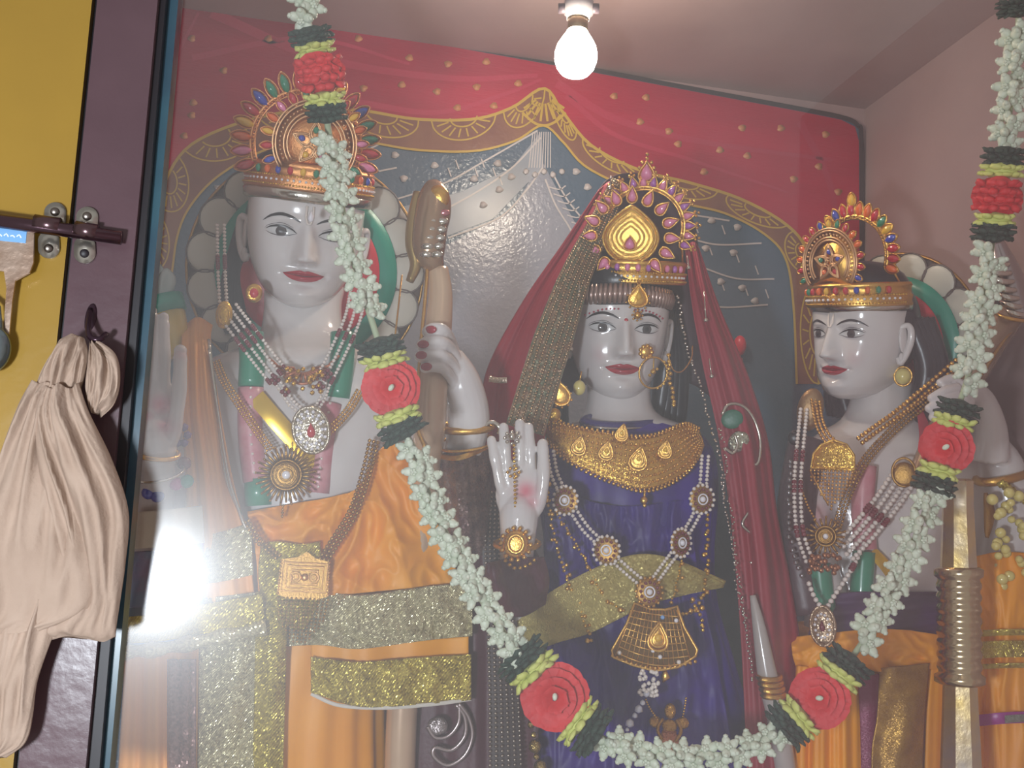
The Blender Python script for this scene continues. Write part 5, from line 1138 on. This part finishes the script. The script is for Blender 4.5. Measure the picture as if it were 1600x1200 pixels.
# ---- hand ornament
ho = root('hand_chain_ornament', (806, 860, 1.23), 'gold hand chain running from a ring over the raised palm to a flower bracelet', 'hand ornament')
obj('finger_ring', join(MB().ball(P(800, 682, 1.236), .005, 2), *[MB().ball(P(800+11*math.cos(q), 684+9*math.sin(q), 1.236), .0026, 1) for q in np.linspace(0, 6.28, 9)[:-1]]), SILVER, ho)
obj('palm_chain', MB().beads([(803, 696, 1.235), (804, 740, 1.232), (805, 790, 1.232), (804, 830, 1.234)], .0022, .005), GOLDF, ho)
obj('palm_flower', join(*[MB().ball(P(802+9*math.cos(q), 738+7*math.sin(q), 1.232), .0024, 1) for q in np.linspace(0, 6.28, 7)[:-1]]), GOLD, ho)
f = Fr(806, 850, 1.222)
obj('bracelet_flower', join(MB().dome(f, lens_outline(20, 22, 0, 22, 'round'), 5), *[MB().ball(f.pt(23*math.cos(q), 25*math.sin(q), 2), 4.2*f.s, 1) for q in np.linspace(0, 6.28, 15)[:-1]], MB().tube([f.pt(12*math.cos(q), 14*math.sin(q), 6) for q in np.linspace(0, 6.28, 20)[:-1]], 3*f.s, 6, closed=True)), GOLD, ho)
obj('bracelet_band', MB().tube([P(808+34*math.cos(q), 850+8*math.sin(q), 1.268-.030*math.sin(q)) for q in np.linspace(0, 2*math.pi, 36)[:-1]], .0036, 8, closed=True), GOLDF, ho)
obj('bracelet_drop', MB().beads([(790, 876, 1.226), (806, 888, 1.224), (830, 880, 1.228), (838, 868, 1.232)], .0026, .007), GOLDF, ho)
obj('silver_ring', MB().tube([P(768+13*math.cos(q), 672+12*math.sin(q), 1.262) for q in np.linspace(-2.8, .6, 20)], .003, 8), SILVER, label='curved silver loop at the fingertips of the raised palm of the middle statue', cat='ring')
# lower left beaded bead string by the garland
obj('bead_string', join(*[MB().ball(P(x, y, 1.29), r_, 2) for x, y, r_ in ((826, 1118, .004), (830, 1132, .005), (834, 1148, .004), (836, 1166, .0085), (838, 1182, .004), (844, 1198, .0085), (850, 1214, .004), (856, 1232, .0085))]), mat('bead_bronze', (170, 146, 90), .3, 1, spark=.4), label='string of round bronze beads under the red flower on the purple dress', cat='beaded string')
# ================================================================== RIGHT STATUE
RS = root('marble_statue', floor_at(1400, 1.44), 'right statue, white marble man looking left, holding a gilded club, orange robes', 'statue')
FR = Fr(1347, 520, 1.43, yaw=-38, pitch=-2)
HR = Head(FR, 72, zk=1.02, ck=.95)
tors = ring_rows([(590, 1342, 1420, 1.45, .040), (630, 1332, 1418, 1.45, .042), (655, 1318, 1432, 1.45, .048), (676, 1284, 1480, 1.45, .064), (700, 1262, 1530, 1.45, .078), (760, 1254, 1550, 1.45, .09), (850, 1262, 1530, 1.45, .09), (950, 1266, 1520, 1.45, .088), (1060, 1262, 1530, 1.45, .09)], 64)
arm = MB().tube(smooth([(1490, 690, 1.44), (1530, 706, 1.41), (1562, 740, 1.38), (1580, 820, 1.37), (1570, 900, 1.36)], 20), [q[0]*.00095 for q in crom([(40,), (42,), (40,), (36,), (34,)], 20)], 20)
fore = MB().tube(smooth([(1540, 716, 1.365), (1545, 672, 1.35), (1536, 628, 1.335), (1518, 612, 1.322), (1496, 620, 1.315)], 24), [q[0]*.00092 for q in crom([(36,), (28,), (20,), (17,), (16,)], 24)], 20)
arml = MB().tube(smooth([(1285, 700, 1.44), (1268, 780, 1.42), (1270, 860, 1.40), (1300, 960, 1.38)], 20), [.036, .036, .036, .035, .035, .034, .034, .034, .033, .033, .033, .032, .032, .031, .031, .03, .03, .03, .03, .03], 18)
bm = remesh([tors, arm, fore, arml], .0035, 4)
hs_ = []; k = scale_at(1470, 630, 1.31)
for pts in ([(1496, 606, 1.305), (1474, 612, 1.295), (1456, 622, 1.296)], [(1496, 618, 1.303), (1474, 626, 1.293), (1452, 638, 1.296)], [(1496, 632, 1.303), (1476, 640, 1.293), (1458, 652, 1.296)], [(1498, 642, 1.305), (1482, 652, 1.296), (1466, 664, 1.298)], [(1500, 600, 1.315), (1486, 592, 1.31), (1470, 598, 1.305)]):
    p = smooth(pts, 14); hs_.append(MB().tube(p, [8.5*k*(1-.15*i/13) for i in range(14)], 10)); hs_.append(MB().ball(p[-1], 7.3*k, 2))
hs_.append(MB().ball(P(1504, 622, 1.315), 1, 3, (20*k, 14*k, 28*k), (CR, Vector((0, 1, 0)), CU)))
blush(obj('body', join(bm, remesh(hs_, .0014, 3), HR.mesh()), MARBLE, RS), [(P(1532, 692, 1.372), .022, .7), (P(1280, 800, 1.37), .02, .6), (P(1262, 760, 1.39), .02, .5), (HR.surf(.5, -.5, 0), .012, .15)])
HR.paint(RS)
tk = MB().tube([HR.surf(-.06, .46, .02), HR.surf(-.06, .26, .02), HR.surf(-.02, .17, .02), HR.surf(.03, .17, .02), HR.surf(.06, .26, .02), HR.surf(.06, .46, .02)], .0014, 6); obj('forehead_mark', tk, PEARL, RS)
hm = MB().ball(FR.pt(0, 10, -26), 1, 4, (76*FR.s, 62*FR.s, 92*FR.s), (FR.r, FR.f, FR.u))
for sg in (-1, 1):
    for q in range(4): hm.tube(smooth([FR.pt(sg*(64+q*4), 20, -30-q*8), FR.pt(sg*(80+q*3), -50, -46-q*6), FR.pt(sg*(74+q*6), -100, -44), FR.pt(sg*(60+q*10), -140, -42)], 20), [(12+5*math.sin(i/19*math.pi))*FR.s for i in range(20)], 8)
obj('hair', hm, HAIR, RS)
obj('hair_cap', MB().ball(FR.pt(0, 66, 0), 1, 3, (73*FR.s, 71*FR.s, 46*FR.s), (FR.r, FR.f, FR.u)), HAIR, RS)
bandm = MB().grid([[FR.pt((75+o)*math.sin(a), b, 74*math.cos(a)+o-3) for a in np.linspace(-1.9, 1.9, 50)] for b, o in ((33, 0), (36, 3), (43, 4), (47, 2), (47, -6))])
obj('carved_headband', bandm, SILVER, RS)
halo(1392, 545, 1.50, (92, 114, 138, 148), RS, 1.0, 15, yaw=-34)
# chest garland, sash, dress
for pts, m, nm in [([(1352, 728), (1348, 790), (1352, 858)], MATS['garland_pink'], 'chest_garland_pink'), ([(1350, 862), (1346, 930), (1350, 990)], MATS['leaf_green'], 'chest_garland_leaf'), ([(1280, 880), (1284, 920), (1290, 960)], MATS['leaf_green'], 'chest_garland_leaf')]:
    obj(nm, MB().tube(smooth([(x, y, 1.362) for x, y in pts], 10), .0160, 14), m, RS)
obj('sacred_sash', flatband([(1362, 862, 1.355), (1380, 880, 1.352), (1396, 902, 1.352)], 18), MATS['sash_gold'], RS)
obj('red_ear_ribbon', flatband([(1440, 640, 1.385), (1444, 680, 1.375), (1440, 720, 1.368)], 16), mat('ribbon_red', (190, 70, 84), .4), RS)
sheet('purple_belt', [[(1270, 930, 1.365), (1340, 925, 1.345), (1410, 925, 1.345), (1480, 925, 1.36)], [(1268, 960, 1.36), (1340, 960, 1.34), (1410, 960, 1.34), (1480, 955, 1.355)], [(1262, 1000, 1.36), (1340, 1000, 1.34), (1410, 1000, 1.34), (1480, 990, 1.355)]], mat('plum_satin', (70, 40, 96), .3, col2=(58, 34, 70), nscale=20), RS, 60, 30, lambda u, v: .003*math.sin(16*v+3*u))
sk = ring_rows([(980, 1250, 1540, 1.455, .11), (1060, 1240, 1560, 1.455, .118), (1200, 1225, 1590, 1.455, .125), (1500, 1225, 1600, 1.455, .13), (1800, 1225, 1610, 1.455, .13)], 120, fold=.02, nf=20)
for v in sk.v:
    if v.z < ZF: v.z = ZF
obj('lower_robe', sk, ORSAT, RS)
sheet('waist_roll', [[(1236, 996, 1.35), (1290, 990, 1.325), (1350, 984, 1.315), (1410, 984, 1.318), (1466, 992, 1.335)], [(1238, 1022, 1.335), (1290, 1018, 1.306), (1350, 1014, 1.296), (1410, 1016, 1.299), (1470, 1018, 1.318)], [(1246, 1050, 1.338), (1300, 1050, 1.312), (1350, 1052, 1.302), (1410, 1046, 1.304), (1468, 1046, 1.322)]], ORSAT, RS, 80, 34, crumple(.012, 5, 2.5, 7.0))
sheet('left_drape', [[(1244, 1040, 1.33), (1290, 1044, 1.312), (1345, 1050, 1.312)], [(1240, 1120, 1.325), (1290, 1120, 1.306), (1348, 1120, 1.308)], [(1236, 1280, 1.318), (1290, 1280, 1.30), (1350, 1280, 1.30)]], ORSAT, RS, 60, 50, pleat(3, .006))
sheet('maroon_strip', [[(1340, 1054, 1.312), (1360, 1054, 1.304), (1378, 1052, 1.306)], [(1344, 1140, 1.306), (1362, 1140, 1.30), (1376, 1140, 1.302)], [(1346, 1280, 1.30), (1364, 1280, 1.294), (1378, 1280, 1.296)]], mat('magenta_dark', (110, 24, 66), .4, .2, spark=.15), RS, 20, 50)
sheet('gold_panel', [[(1374, 1044, 1.306), (1415, 1040, 1.296), (1452, 1036, 1.306)], [(1370, 1120, 1.30), (1408, 1120, 1.288), (1444, 1120, 1.30)], [(1362, 1180, 1.295), (1404, 1180, 1.284), (1442, 1180, 1.296)], [(1364, 1300, 1.29), (1402, 1300, 1.28), (1440, 1300, 1.29)]], mat('gold_brocade', (176, 136, 60), .36, .6, col2=(150, 112, 50), nscale=50, spark=.22), RS, 34, 70, lambda u, v: .003*math.sin(8*u+5*v), wob=.008)
sheet('right_drape', [[(1452, 1030, 1.325), (1500, 1020, 1.33), (1560, 1000, 1.34)], [(1446, 1120, 1.318), (1500, 1120, 1.322), (1560, 1120, 1.33)], [(1442, 1280, 1.308), (1500, 1280, 1.312), (1560, 1280, 1.32)]], ORSAT, RS, 50, 50, pleat(3, .004))
sheet('orange_sleeve', [[(1520, 870, 1.34), (1570, 862, 1.315), (1650, 870, 1.33)], [(1520, 930, 1.335), (1575, 930, 1.305), (1660, 930, 1.325)], [(1524, 1000, 1.33), (1580, 1000, 1.30), (1670, 1000, 1.32)], [(1528, 1120, 1.325), (1580, 1120, 1.296), (1680, 1120, 1.315)], [(1528, 1280, 1.32), (1580, 1280, 1.29), (1690, 1280, 1.31)]], ORSAT, RS, 80, 90, crumple(.012, 3, 3, 9.0))
for y, h in ((990, 10), (1016, 26), (1042, 8)):
    obj('gold_lace_band', flatband([(1526, y, 1.312), (1570, y-2, 1.292), (1620, y-2, 1.296), (1672, y, 1.312)], h), GLACE, RS)
obj('magenta_band', flatband([(1526, 1126, 1.31), (1570, 1122, 1.288), (1620, 1120, 1.292), (1680, 1118, 1.308)], 18), mat('magenta_satin', (150, 30, 130), .35), RS)
obj('silver_thread', flatband([(1570, 1124, 1.284), (1600, 1122, 1.286), (1650, 1121, 1.292)], 12), mat('thread_grey', (150, 160, 150), .3, .8, spark=.4), RS)
# ---- crown
FCR = FR.sub(0, 38, 78, pitch=-2)
crown('gold_crown', FCR, 70, 'gold crown with red, blue and green gems on the right statue facing left', [RUBY, BLUE, ORANGE, GREEN, RUBY, ORANGE, YEL, RUBY], disc=(2, 34), Rd=50, arch=(4, 42, -56, 62), band=(78, 36, 3, 78), metal=GOLD, n=15, gl=10.5, gw=5.5, a0=-18, a1=200, group='crowns')
e = root('round_earring', (1410, 588, 1.39), 'large round golden earring on the right statue', 'earring'); F = Fr(1411, 588, 1.385)
obj('gold_ball', MB().ball(F.pt(0, 0), 1, 3, (12*F.s, 12*F.s, 13*F.s), (F.r, F.f, F.u)), GPEARL, e); obj('ear_ring', MB().tube([F.pt(13*math.cos(q), 15*math.sin(q), -2) for q in np.linspace(0, 2*math.pi, 24)[:-1]], 1.8*F.s, 6, closed=True), GOLD, e)
# ---- bow across the shoulder
bw = root('carved_bow', floor_at(1560, 1.36), 'gilt carved bow with ridged silver head crossing behind the right strand of the garland', 'bow')
obj('shaft', MB().tube(smooth([(1580, 486, 1.34), (1548, 536, 1.345), (1510, 600, 1.35), (1470, 670, 1.352), (1430, 760, 1.352)], 30), [.017+.006*(1-i/29) for i in range(30)], 18), mat('bow_brown_gilt', (150, 120, 92), .25, .5, coat=.4), bw)
obj('gilt_stripe', MB().tube(smooth([(1610, 480, 1.33), (1570, 530, 1.325), (1530, 590, 1.325), (1492, 640, 1.328)], 30), .0030, 6), GOLDO, bw)
obj('carved_head', MB().tube(smooth([(1556, 380, 1.35), (1568, 420, 1.345), (1580, 460, 1.34), (1590, 496, 1.338)], 24), [.012+.014*math.sin(min(1, i/16)*math.pi/2) for i in range(24)], 18), mat('head_silver', (170, 160, 160), .22, .9), bw)
for i in range(7):
    mb = MB().tube([P(1556+i*6+22*math.cos(q)*1.0, 406+i*13+8*math.sin(q)+4*math.cos(q), 1.342-.026*math.sin(q)) for q in np.linspace(.1, 3.0, 12)], .0048, 8); obj('silver_ridge', mb, SILVER, bw)
obj('head_rim', MB().tube([P(1588+32*math.cos(q), 492+8*math.sin(q)+5*math.cos(q), 1.34-.03*math.sin(q)) for q in np.linspace(0, 3.14, 20)], .0030, 8), GOLD, bw)
# ---- club
cl_ = root('gilded_club', floor_at(1512, 1.22), 'gilded silver club with ringed grip standing before the right statue', 'club')
a_, b3 = P(1496, 752, 1.225), P(1500, 1500, 1.225); ax = (b3-a_)
def on_axis(y): return P(1496+(y-752)*.012, y, 1.225)
def turned(prof, seg=40, flat8=False):
    G = []; n_ = Vector((0, 1, 0))
    for y, r in prof:
        c = on_axis(y); k = scale_at(1497, y, 1.225); row = []
        for i in range(seg):
            q = 2*math.pi*i/seg; rr = r*k
            if flat8: rr *= 1/math.cos(((q+math.pi/8) % (math.pi/4))-math.pi/8)*.97
            row.append(c+CR*(rr*math.cos(q))+Vector((0, -rr*math.sin(q), 0)))
        G.append(row)
    return MB().grid(G, closed=True, cap=True)
WORN = mat('worn_gilt', (226, 196, 120), .24, .9, col2=(190, 180, 170), nscale=16, bump=.3, bscale=60)
obj('upper_shaft', turned([(748, 16), (752, 22), (790, 22), (850, 24), (888, 26)], 8), WORN, cl_, flat=True)
pr = [(886, 28), (890, 34), (900, 34), (904, 29)]
for i in range(8): pr += [(908+i*18, 29), (911+i*18, 30.8), (915+i*18, 31.5), (919+i*18, 30.8), (922+i*18, 29)]
pr += [(1052, 29), (1056, 35), (1066, 35), (1070, 28)]
obj('ringed_grip', turned(pr), mat('grip_silver', (196, 176, 140), .2, 1), cl_)
obj('lower_shaft', turned([(1068, 24), (1100, 25), (1200, 29), (1300, 33), (1380, 38), (1700, 44), (1760, 44)], 8), WORN, cl_, flat=True)
# ---- arm ornaments
ar_ = root('pearl_armlet', (1580, 880, 1.31), 'armlet with a gold band and bunch of yellow pearls at the right picture edge', 'armlet')
obj('gold_band', MB().tube([P(1572+48*math.cos(q), 738+12*math.sin(q)-10*math.cos(q), 1.375-.045*math.sin(q)) for q in np.linspace(0, 2*math.pi, 36)[:-1]], .0065, 8, closed=True), GOLD, ar_)
obj('gold_plait', MB().tube([P(1562+i*3.2, 752+i*2.3+3*(i % 2), 1.325) for i in range(14)], .0060, 8), GLACE, ar_)
rg = random.Random(5)
obj('pearl_bunch', join(*[MB().ball(P(1556+rg.uniform(-8, 38)+i*.5, 770+i*5.2, 1.318-rg.random()*.012), rg.uniform(.0055, .0085), 2) for i in range(30)]), GPEARL, ar_)
obj('gold_leaf', MB().tube(smooth([(1540, 770, 1.33), (1546, 800, 1.325), (1542, 840, 1.32)], 12), [.003+.006*math.sin(i/11*math.pi) for i in range(12)], 8, flat=.5), GOLDO, ar_)
# ---- chains
gc = root('gold_necklace', (1296, 780, 1.32), 'gold necklace with a half-round plate and triangular bead fringe on the right statue', 'necklace', 'necklaces')
rope('gold_chain', [(1496, 566, 1.33), (1450, 606, 1.34), (1400, 648, 1.338), (1366, 672, 1.33), (1342, 690, 1.325)], GOLD, gc, 4.2, 2, 9)
rope('gold_chain', [(1500, 582, 1.328), (1450, 626, 1.335), (1400, 668, 1.335), (1352, 720, 1.328), (1322, 780, 1.322), (1306, 830, 1.32)], GOLDO, gc, 2.8, 3, 5.5)
rope('gold_chain', [(1274, 624, 1.37), (1280, 660, 1.35), (1292, 684, 1.334), (1302, 692, 1.328)], GOLD, gc, 3.0, 3, 6)
f = Fr(1303, 712, 1.318, yaw=-20)
o = [(-36, -22), (-32, 2), (-20, 16), (0, 24), (20, 18), (32, 2), (34, -20)]
pl = obj('half_round_plate', join(MB().dome(f, o, 4), MB().tube([f.pt(x, y, 2) for x, y in o], 2.2*f.s, 6, closed=True)), GOLDF, gc)
mb = MB()
for i in range(13):
    x = -36+i*6; L_ = 14+46*(1-abs(i-6)/6.5); mb.beads([f.pt(x, -24, 1), f.pt(x*.92+(-2), -24-L_, 1)], 2.5*f.s, 5.4*f.s)
mb.tube([f.pt(-38, -24, 2), f.pt(-6, -78, 2)], 1.6*f.s, 6); obj('bead_fringe', mb, GOLD, pl)
sn = root('sun_pendant_necklace', (1288, 850, 1.31), 'small sunburst pendant necklace among pearls low on the right statue', 'necklace', 'necklaces')
pendant_sun(Fr(1290, 838, 1.318), 30, sn, GOLDO, nr=20)
obj('chain', MB().beads([(1254, 770, 1.338), (1264, 795, 1.33), (1276, 815, 1.322)], .0022), GOLD, sn)
pr_ = root('pearl_necklace', (1286, 990, 1.30), 'pearl necklace with maroon beads and an oval pendant on the right statue', 'necklace', 'necklaces')
rope('pearl_strand', [(1256, 640, 1.37), (1250, 700, 1.345), (1246, 760, 1.332), (1250, 830, 1.322), (1266, 880, 1.314)], PEARL, pr_, 3.6, 2, 10, accents=[.3, .5, .75])
rope('pearl_strand', [(1412, 746, 1.34), (1386, 784, 1.336), (1352, 826, 1.328), (1318, 862, 1.318)], PEARL, pr_, 4.4, 4, 12, accents=[.5])
rope('pearl_strand', [(1350, 850, 1.328), (1330, 890, 1.318), (1304, 930, 1.308), (1292, 950, 1.304)], PEARL, pr_, 4.6, 1, 10, accents=[.3])
rope('pearl_strand', [(1264, 912, 1.31), (1272, 932, 1.306), (1282, 948, 1.302)], PEARL, pr_, 4.6, 1, 10)
obj('bead_cluster', join(*[MB().ball(P(1284+random.uniform(-24, 34), 880+random.uniform(-16, 18), 1.312-random.random()*.008), .0042, 1) for _ in range(34)]), mat('cluster_bronze', (176, 120, 84), .3, .9), pr_)
f = Fr(1286, 978, 1.298, yaw=-15, roll=6); o = lens_outline(30, 19, math.pi/2, 26, 'round')
op = obj('oval_pendant', join(MB().dome(f, o, 5), MB().tube([f.pt(x, y, 2) for x, y in o], 2.6*f.s, 8, closed=True)), mat('pendant_bronze', (180, 156, 130), .3, 1, spark=.3), pr_)
obj('pendant_stone', MB().dome(f, lens_outline(9, 5, math.pi/2, 14, 'tear'), 5, 5), MAROONB, op)
obj('stone_ring', join(*[MB().ball(f.pt(x*.6, y*.6, 5), 2.6*f.s, 1) for x, y in o[::2]]), WHITEG, op)
obj('flower_brooch', join(MB().dome(Fr(1412, 742, 1.325), lens_outline(18, 20, 0, 20, 'round'), 5), MB().tube([Fr(1412, 738, 1.322).pt(17*math.cos(q), 22*math.sin(q), 2) for q in np.linspace(0, 5, 24)], .002, 6)), GOLDO, label='round bronze brooch where the pearl strands of the right statue begin', cat='brooch')
# left arm ornaments column
lm = root('shoulder_ornament', (1250, 700, 1.37), 'pale gold beaded shoulder ornament at the left edge of the right statue', 'ornament')
obj('shoulder_plate', MB().dome(Fr(1266, 640, 1.378), lens_outline(34, 20, 1.4, 24, 'round'), 8), mat('dusty_gold', (150, 120, 84), .4, .8, bump=.4), lm)
obj('dark_stone', MB().dome(Fr(1242, 684, 1.37), lens_outline(11, 12, 0, 16, 'round'), 5), BLACK, lm)
obj('silver_strand', MB().beads([(1236, 720, 1.365), (1232, 790, 1.36), (1236, 850, 1.352), (1252, 900, 1.345)], .0042, .009, jit=.002), mat('strand_silver', (150, 146, 150), .2, .8), lm)
obj('dark_sleeve', MB().tube(smooth([(1262, 690, 1.41), (1246, 780, 1.40), (1246, 860, 1.39), (1262, 960, 1.38)], 24), .028, 14), mat('sleeve_dark', (72, 52, 60), .4, bump=.4, bscale=90), lm)
# marble rod with a gold ring between the two statues
rd = root('marble_rod', P(1232, 1200, 1.31), 'slim pale rod with a ringed gold collar between the purple dress and the red flower', 'rod')
rd.location = floor_at(1240, 1.31)
obj('rod_shaft', MB().tube(smooth([(1176, 930, 1.315), (1186, 980, 1.31), (1200, 1060, 1.305), (1216, 1130, 1.305), (1236, 1260, 1.305), (1260, 1400, 1.305)], 30), [.004+.010*min(1, i/12) for i in range(30)], 14), mat('rod_marble', (170, 160, 156), .25, coat=.4), rd)
for i in range(4): obj('collar_ring', MB().tube([P(1202+i*2+17*math.cos(q), 1058+i*9+5*math.sin(q), 1.305-.016*math.sin(q)) for q in np.linspace(0, 2*math.pi, 24)[:-1]], .0038, 8, closed=True), GOLD, rd)
# dark red and green bits of cloth behind the middle statue
bx_ = root('red_ornament', (1155, 552, 1.875), 'small red ornament on the back wall beside the veil of the middle statue', 'ornament')
obj('red_body', MB().ball(P(1156, 540, 1.875), 1, 3, (.012, .012, .02), (CR, Vector((0, 1, 0)), CU)), mat('lamp_red', (226, 30, 50), .3), bx_)
obj('red_foot', MB().ball(P(1153, 564, 1.877), .010, 2), MATS['lamp_red'], bx_)
# ------------------------------------------------------------------ flower garland
YGA = 1.10
FW = mat('waxy_white', (208, 214, 196), .45, col2=(194, 204, 182), nscale=60, sss=.1)
FR_ = mat('flower_red', (214, 32, 40), .6, col2=(196, 24, 36), nscale=30)
FYL = mat('ruffle_yellow', (204, 208, 118), .6, col2=(188, 196, 98), nscale=40)
FG = mat('tuft_green', (22, 56, 42), .7, col2=(16, 44, 34), nscale=60)
GP = [(478, -40), (480, 20), (488, 62), (500, 115), (508, 165), (514, 210), (530, 300), (545, 380), (565, 450), (582, 505), (598, 555), (611, 605), (622, 655), (648, 705), (672, 780), (705, 850), (745, 925), (795, 1000), (835, 1050), (868, 1090), (905, 1128), (950, 1158), (1010, 1178), (1070, 1184), (1140, 1178), (1200, 1158), (1240, 1125), (1281, 1090), (1316, 1046), (1350, 1000), (1385, 935), (1418, 870), (1445, 800), (1462, 750), (1478, 698), (1494, 645), (1512, 590), (1528, 510), (1543, 430), (1552, 365), (1559, 305), (1566, 255), (1577, 180), (1586, 100), (1592, 20), (1596, -60)]
GL = root('flower_garland', P(1070, 1200, YGA), 'long white flower garland with red rosettes looping across all three statues', 'garland')
C2 = crom(GP, 900); cum = [0]
for a, b_ in zip(C2, C2[1:]): cum.append(cum[-1]+float(np.hypot(*(b_-a))))
def gat(s):
    i = int(np.searchsorted(cum, s)); i = min(max(i, 1), len(C2)-1); t = C2[min(i+3, len(C2)-1)]-C2[max(i-3, 0)]; return C2[i], t/np.hypot(*t)
def near(px, py):
    return cum[int(np.argmin([(c[0]-px)**2+(c[1]-py)**2 for c in C2]))]
def node_frame(s, c=0, side=0):
    """b axis runs along the string"""
    (x, y), t = gat(s); f = Fr(x-t[1]*side*-1, y+t[0]*side*-1, YGA-c)
    f0 = P(x+t[0]*5, y+t[1]*5, YGA-c)-P(x, y, YGA-c); up = -f0.normalized(); up = (up-f.f*up.dot(f.f)).normalized(); f.u = up; f.r = up.cross(f.f); return f
obj('string', MB().tube([P(c[0], c[1], YGA+.004) for c in C2[::6]], .0035, 8), mat('string_pale', (170, 184, 150), .7), GL)
def white_flower(f, R, sd):
    mb = MB(); rg = random.Random(sd)
    for i in range(5):
        q = 2*math.pi*i/5+rg.uniform(-.2, .2); dr = f.r*math.cos(q)+f.u*math.sin(q)
        tn = f.f*.45+dr; tn.normalize(); side = tn.cross(f.f).normalized(); nn = side.cross(tn)
        L = R*rg.uniform(.46, .56)
        mb.ball(f.o+dr*(R*.50*f.s)+f.f*(R*.10*f.s), 1, 2, (L*f.s, R*.37*f.s, R*.30*f.s), (tn, side, nn))
        mb.ball(f.o+dr*(R*.85*f.s)+f.f*(R*.34*f.s), 1, 1, (R*.20*f.s, R*.24*f.s, R*.2*f.s), (tn, side, nn))
    for i in range(5):
        q = 2*math.pi*(i+.5)/5; dr = f.r*math.cos(q)+f.u*math.sin(q)
        mb.ball(f.o+dr*(R*.18*f.s)+f.f*(R*.34*f.s), R*.15*f.s, 1)
    mb.ball(f.o+f.f*(R*.46*f.s), R*.14*f.s, 1)
    return mb
def ruffle(f, R, H, n, amp, rows=3, sd=0, dep=.8):
    """barrel of overlapping short petals around the string (b axis)"""
    mb = MB(); rg = random.Random(sd)
    mb.ball(f.o, 1, 3, (R*.72*f.s, R*.72*dep*f.s, H*.62*f.s), (f.r, f.f, f.u))
    for k in range(rows):
        b0 = H*(-.5+(k+.5)/rows)
        for i in range(n):
            q = 2*math.pi*(i+.5*(k % 2)+rg.uniform(-.2, .2))/n; dr = (f.r*math.cos(q)+f.f*(math.sin(q)*dep)).normalized(); tl = rg.uniform(-.6, .6)+(.5*(k/(rows-1)-.5))
            tn = (dr+f.u*tl).normalized(); sd_ = tn.cross(f.u).normalized(); nn = sd_.cross(tn); rr = R*rg.uniform(.64, .84)
            mb.ball(f.pt(rr*math.cos(q), b0, rr*dep*math.sin(q)), 1, 1, (R*.27*f.s, R*math.pi/n*rg.uniform(.8, 1.25)*f.s, H/rows*rg.uniform(.35, .55)*f.s), (tn, sd_, nn))
    return mb
def rosette(f, R, sd):
    mb = MB(); rg = random.Random(sd)
    for ring, (rr, c, n) in enumerate(((1.0, -6, 13), (.82, 0, 11), (.60, 6, 9), (.36, 10, 6))):
        for i in range(n):
            q = 2*math.pi*(i+.5*(ring % 2))/n+rg.uniform(-.1, .1); w = R*rr*math.pi/n*1.35
            tl = .35+.28*ring
            G = []
            for a in np.linspace(.18, 1, 5):
                row = []
                for b in np.linspace(-1, 1, 7):
                    x = R*rr*a*(1-.10*b*b*(a > .9)+.02*rg.uniform(-1, 1)); y = b*w*math.sin(min(1, a*1.3)*1.4)
                    z = c+tl*R*.28*a+2.2*abs(b)*a+.9*math.sin(7*b+i)*(a > .7)-3*(a > .95)
                    row.append(f.pt(x*math.cos(q)-y*math.sin(q), x*math.sin(q)+y*math.cos(q), z))
                G.append(row)
            mb.grid(G)
    return mb
cnt = 0
for a, b_ in [((514, 212), (578, 492)), ((640, 692), (808, 1022)), ((940, 1152), (1226, 1140)), ((1345, 1010), (1458, 762)), ((1508, 606), (1550, 386)), ((1570, 240), (1594, 40)), ((478, -20), (482, 38))]:
    s0, s1 = near(*a), near(*b_); n = max(2, int((s1-s0)/17.5))
    for i in range(n):
        s = s0+(s1-s0)*(i+.5)/n; sd = 9 if i % 2 else -9
        f = node_frame(s, .003+.004*(i % 3), sd)
        f = f.sub(0, 0, 0, yaw=(38 if sd > 0 else -38)+random.uniform(-15, 15), pitch=random.uniform(-25, 25), roll=random.uniform(0, 72))
        obj('white_flower', white_flower(f, random.uniform(20, 23), cnt), FW, GL); cnt += 1
print('white flowers', cnt)
for (x, y), w, tilt in [((500, 115), 40, 60), ((611, 606), 44, 0), ((866, 1090), 52, -8), ((1281, 1090), 45, 5), ((1480, 698), 40, 10), ((1559, 305), 38, 55)]:
    s = near(x, y); f = node_frame(s, .012)
    if tilt > 40:
        obj('red_flower', join(rosette(f.sub(0, 0, 0, pitch=-tilt+20, yaw=-10), w, int(x)), ruffle(f, w*.95, w*1.3, 11, .25, 4, 3)), FR_, GL)
    else: obj('red_flower', rosette(f.sub(0, 0, 0, yaw=tilt, pitch=tilt), w*1.06, int(x)), FR_, GL)
    if tilt < 40: obj('flower_heart', MB().dome(f.sub(0, 0, 26, yaw=tilt, pitch=tilt), lens_outline(6, 4, .8, 12, 'round'), 4), FW, GL)
    for sg in (-1, 1):
        fy = node_frame(s+sg*w*1.02, .008); obj('yellow_ruffle', ruffle(fy, w*.86, 21, 11, .3, 2, int(x)+sg), FYL, GL)
        fg = node_frame(s+sg*w*1.52, .004); obj('green_tuft', ruffle(fg, w*.88, 28, 15, .42, 3, int(x)-sg), FG, GL)
fg = node_frame(near(1592, 14), .004); obj('green_tuft', ruffle(fg, 34, 24, 17, .42, 4, 5), FG, GL)
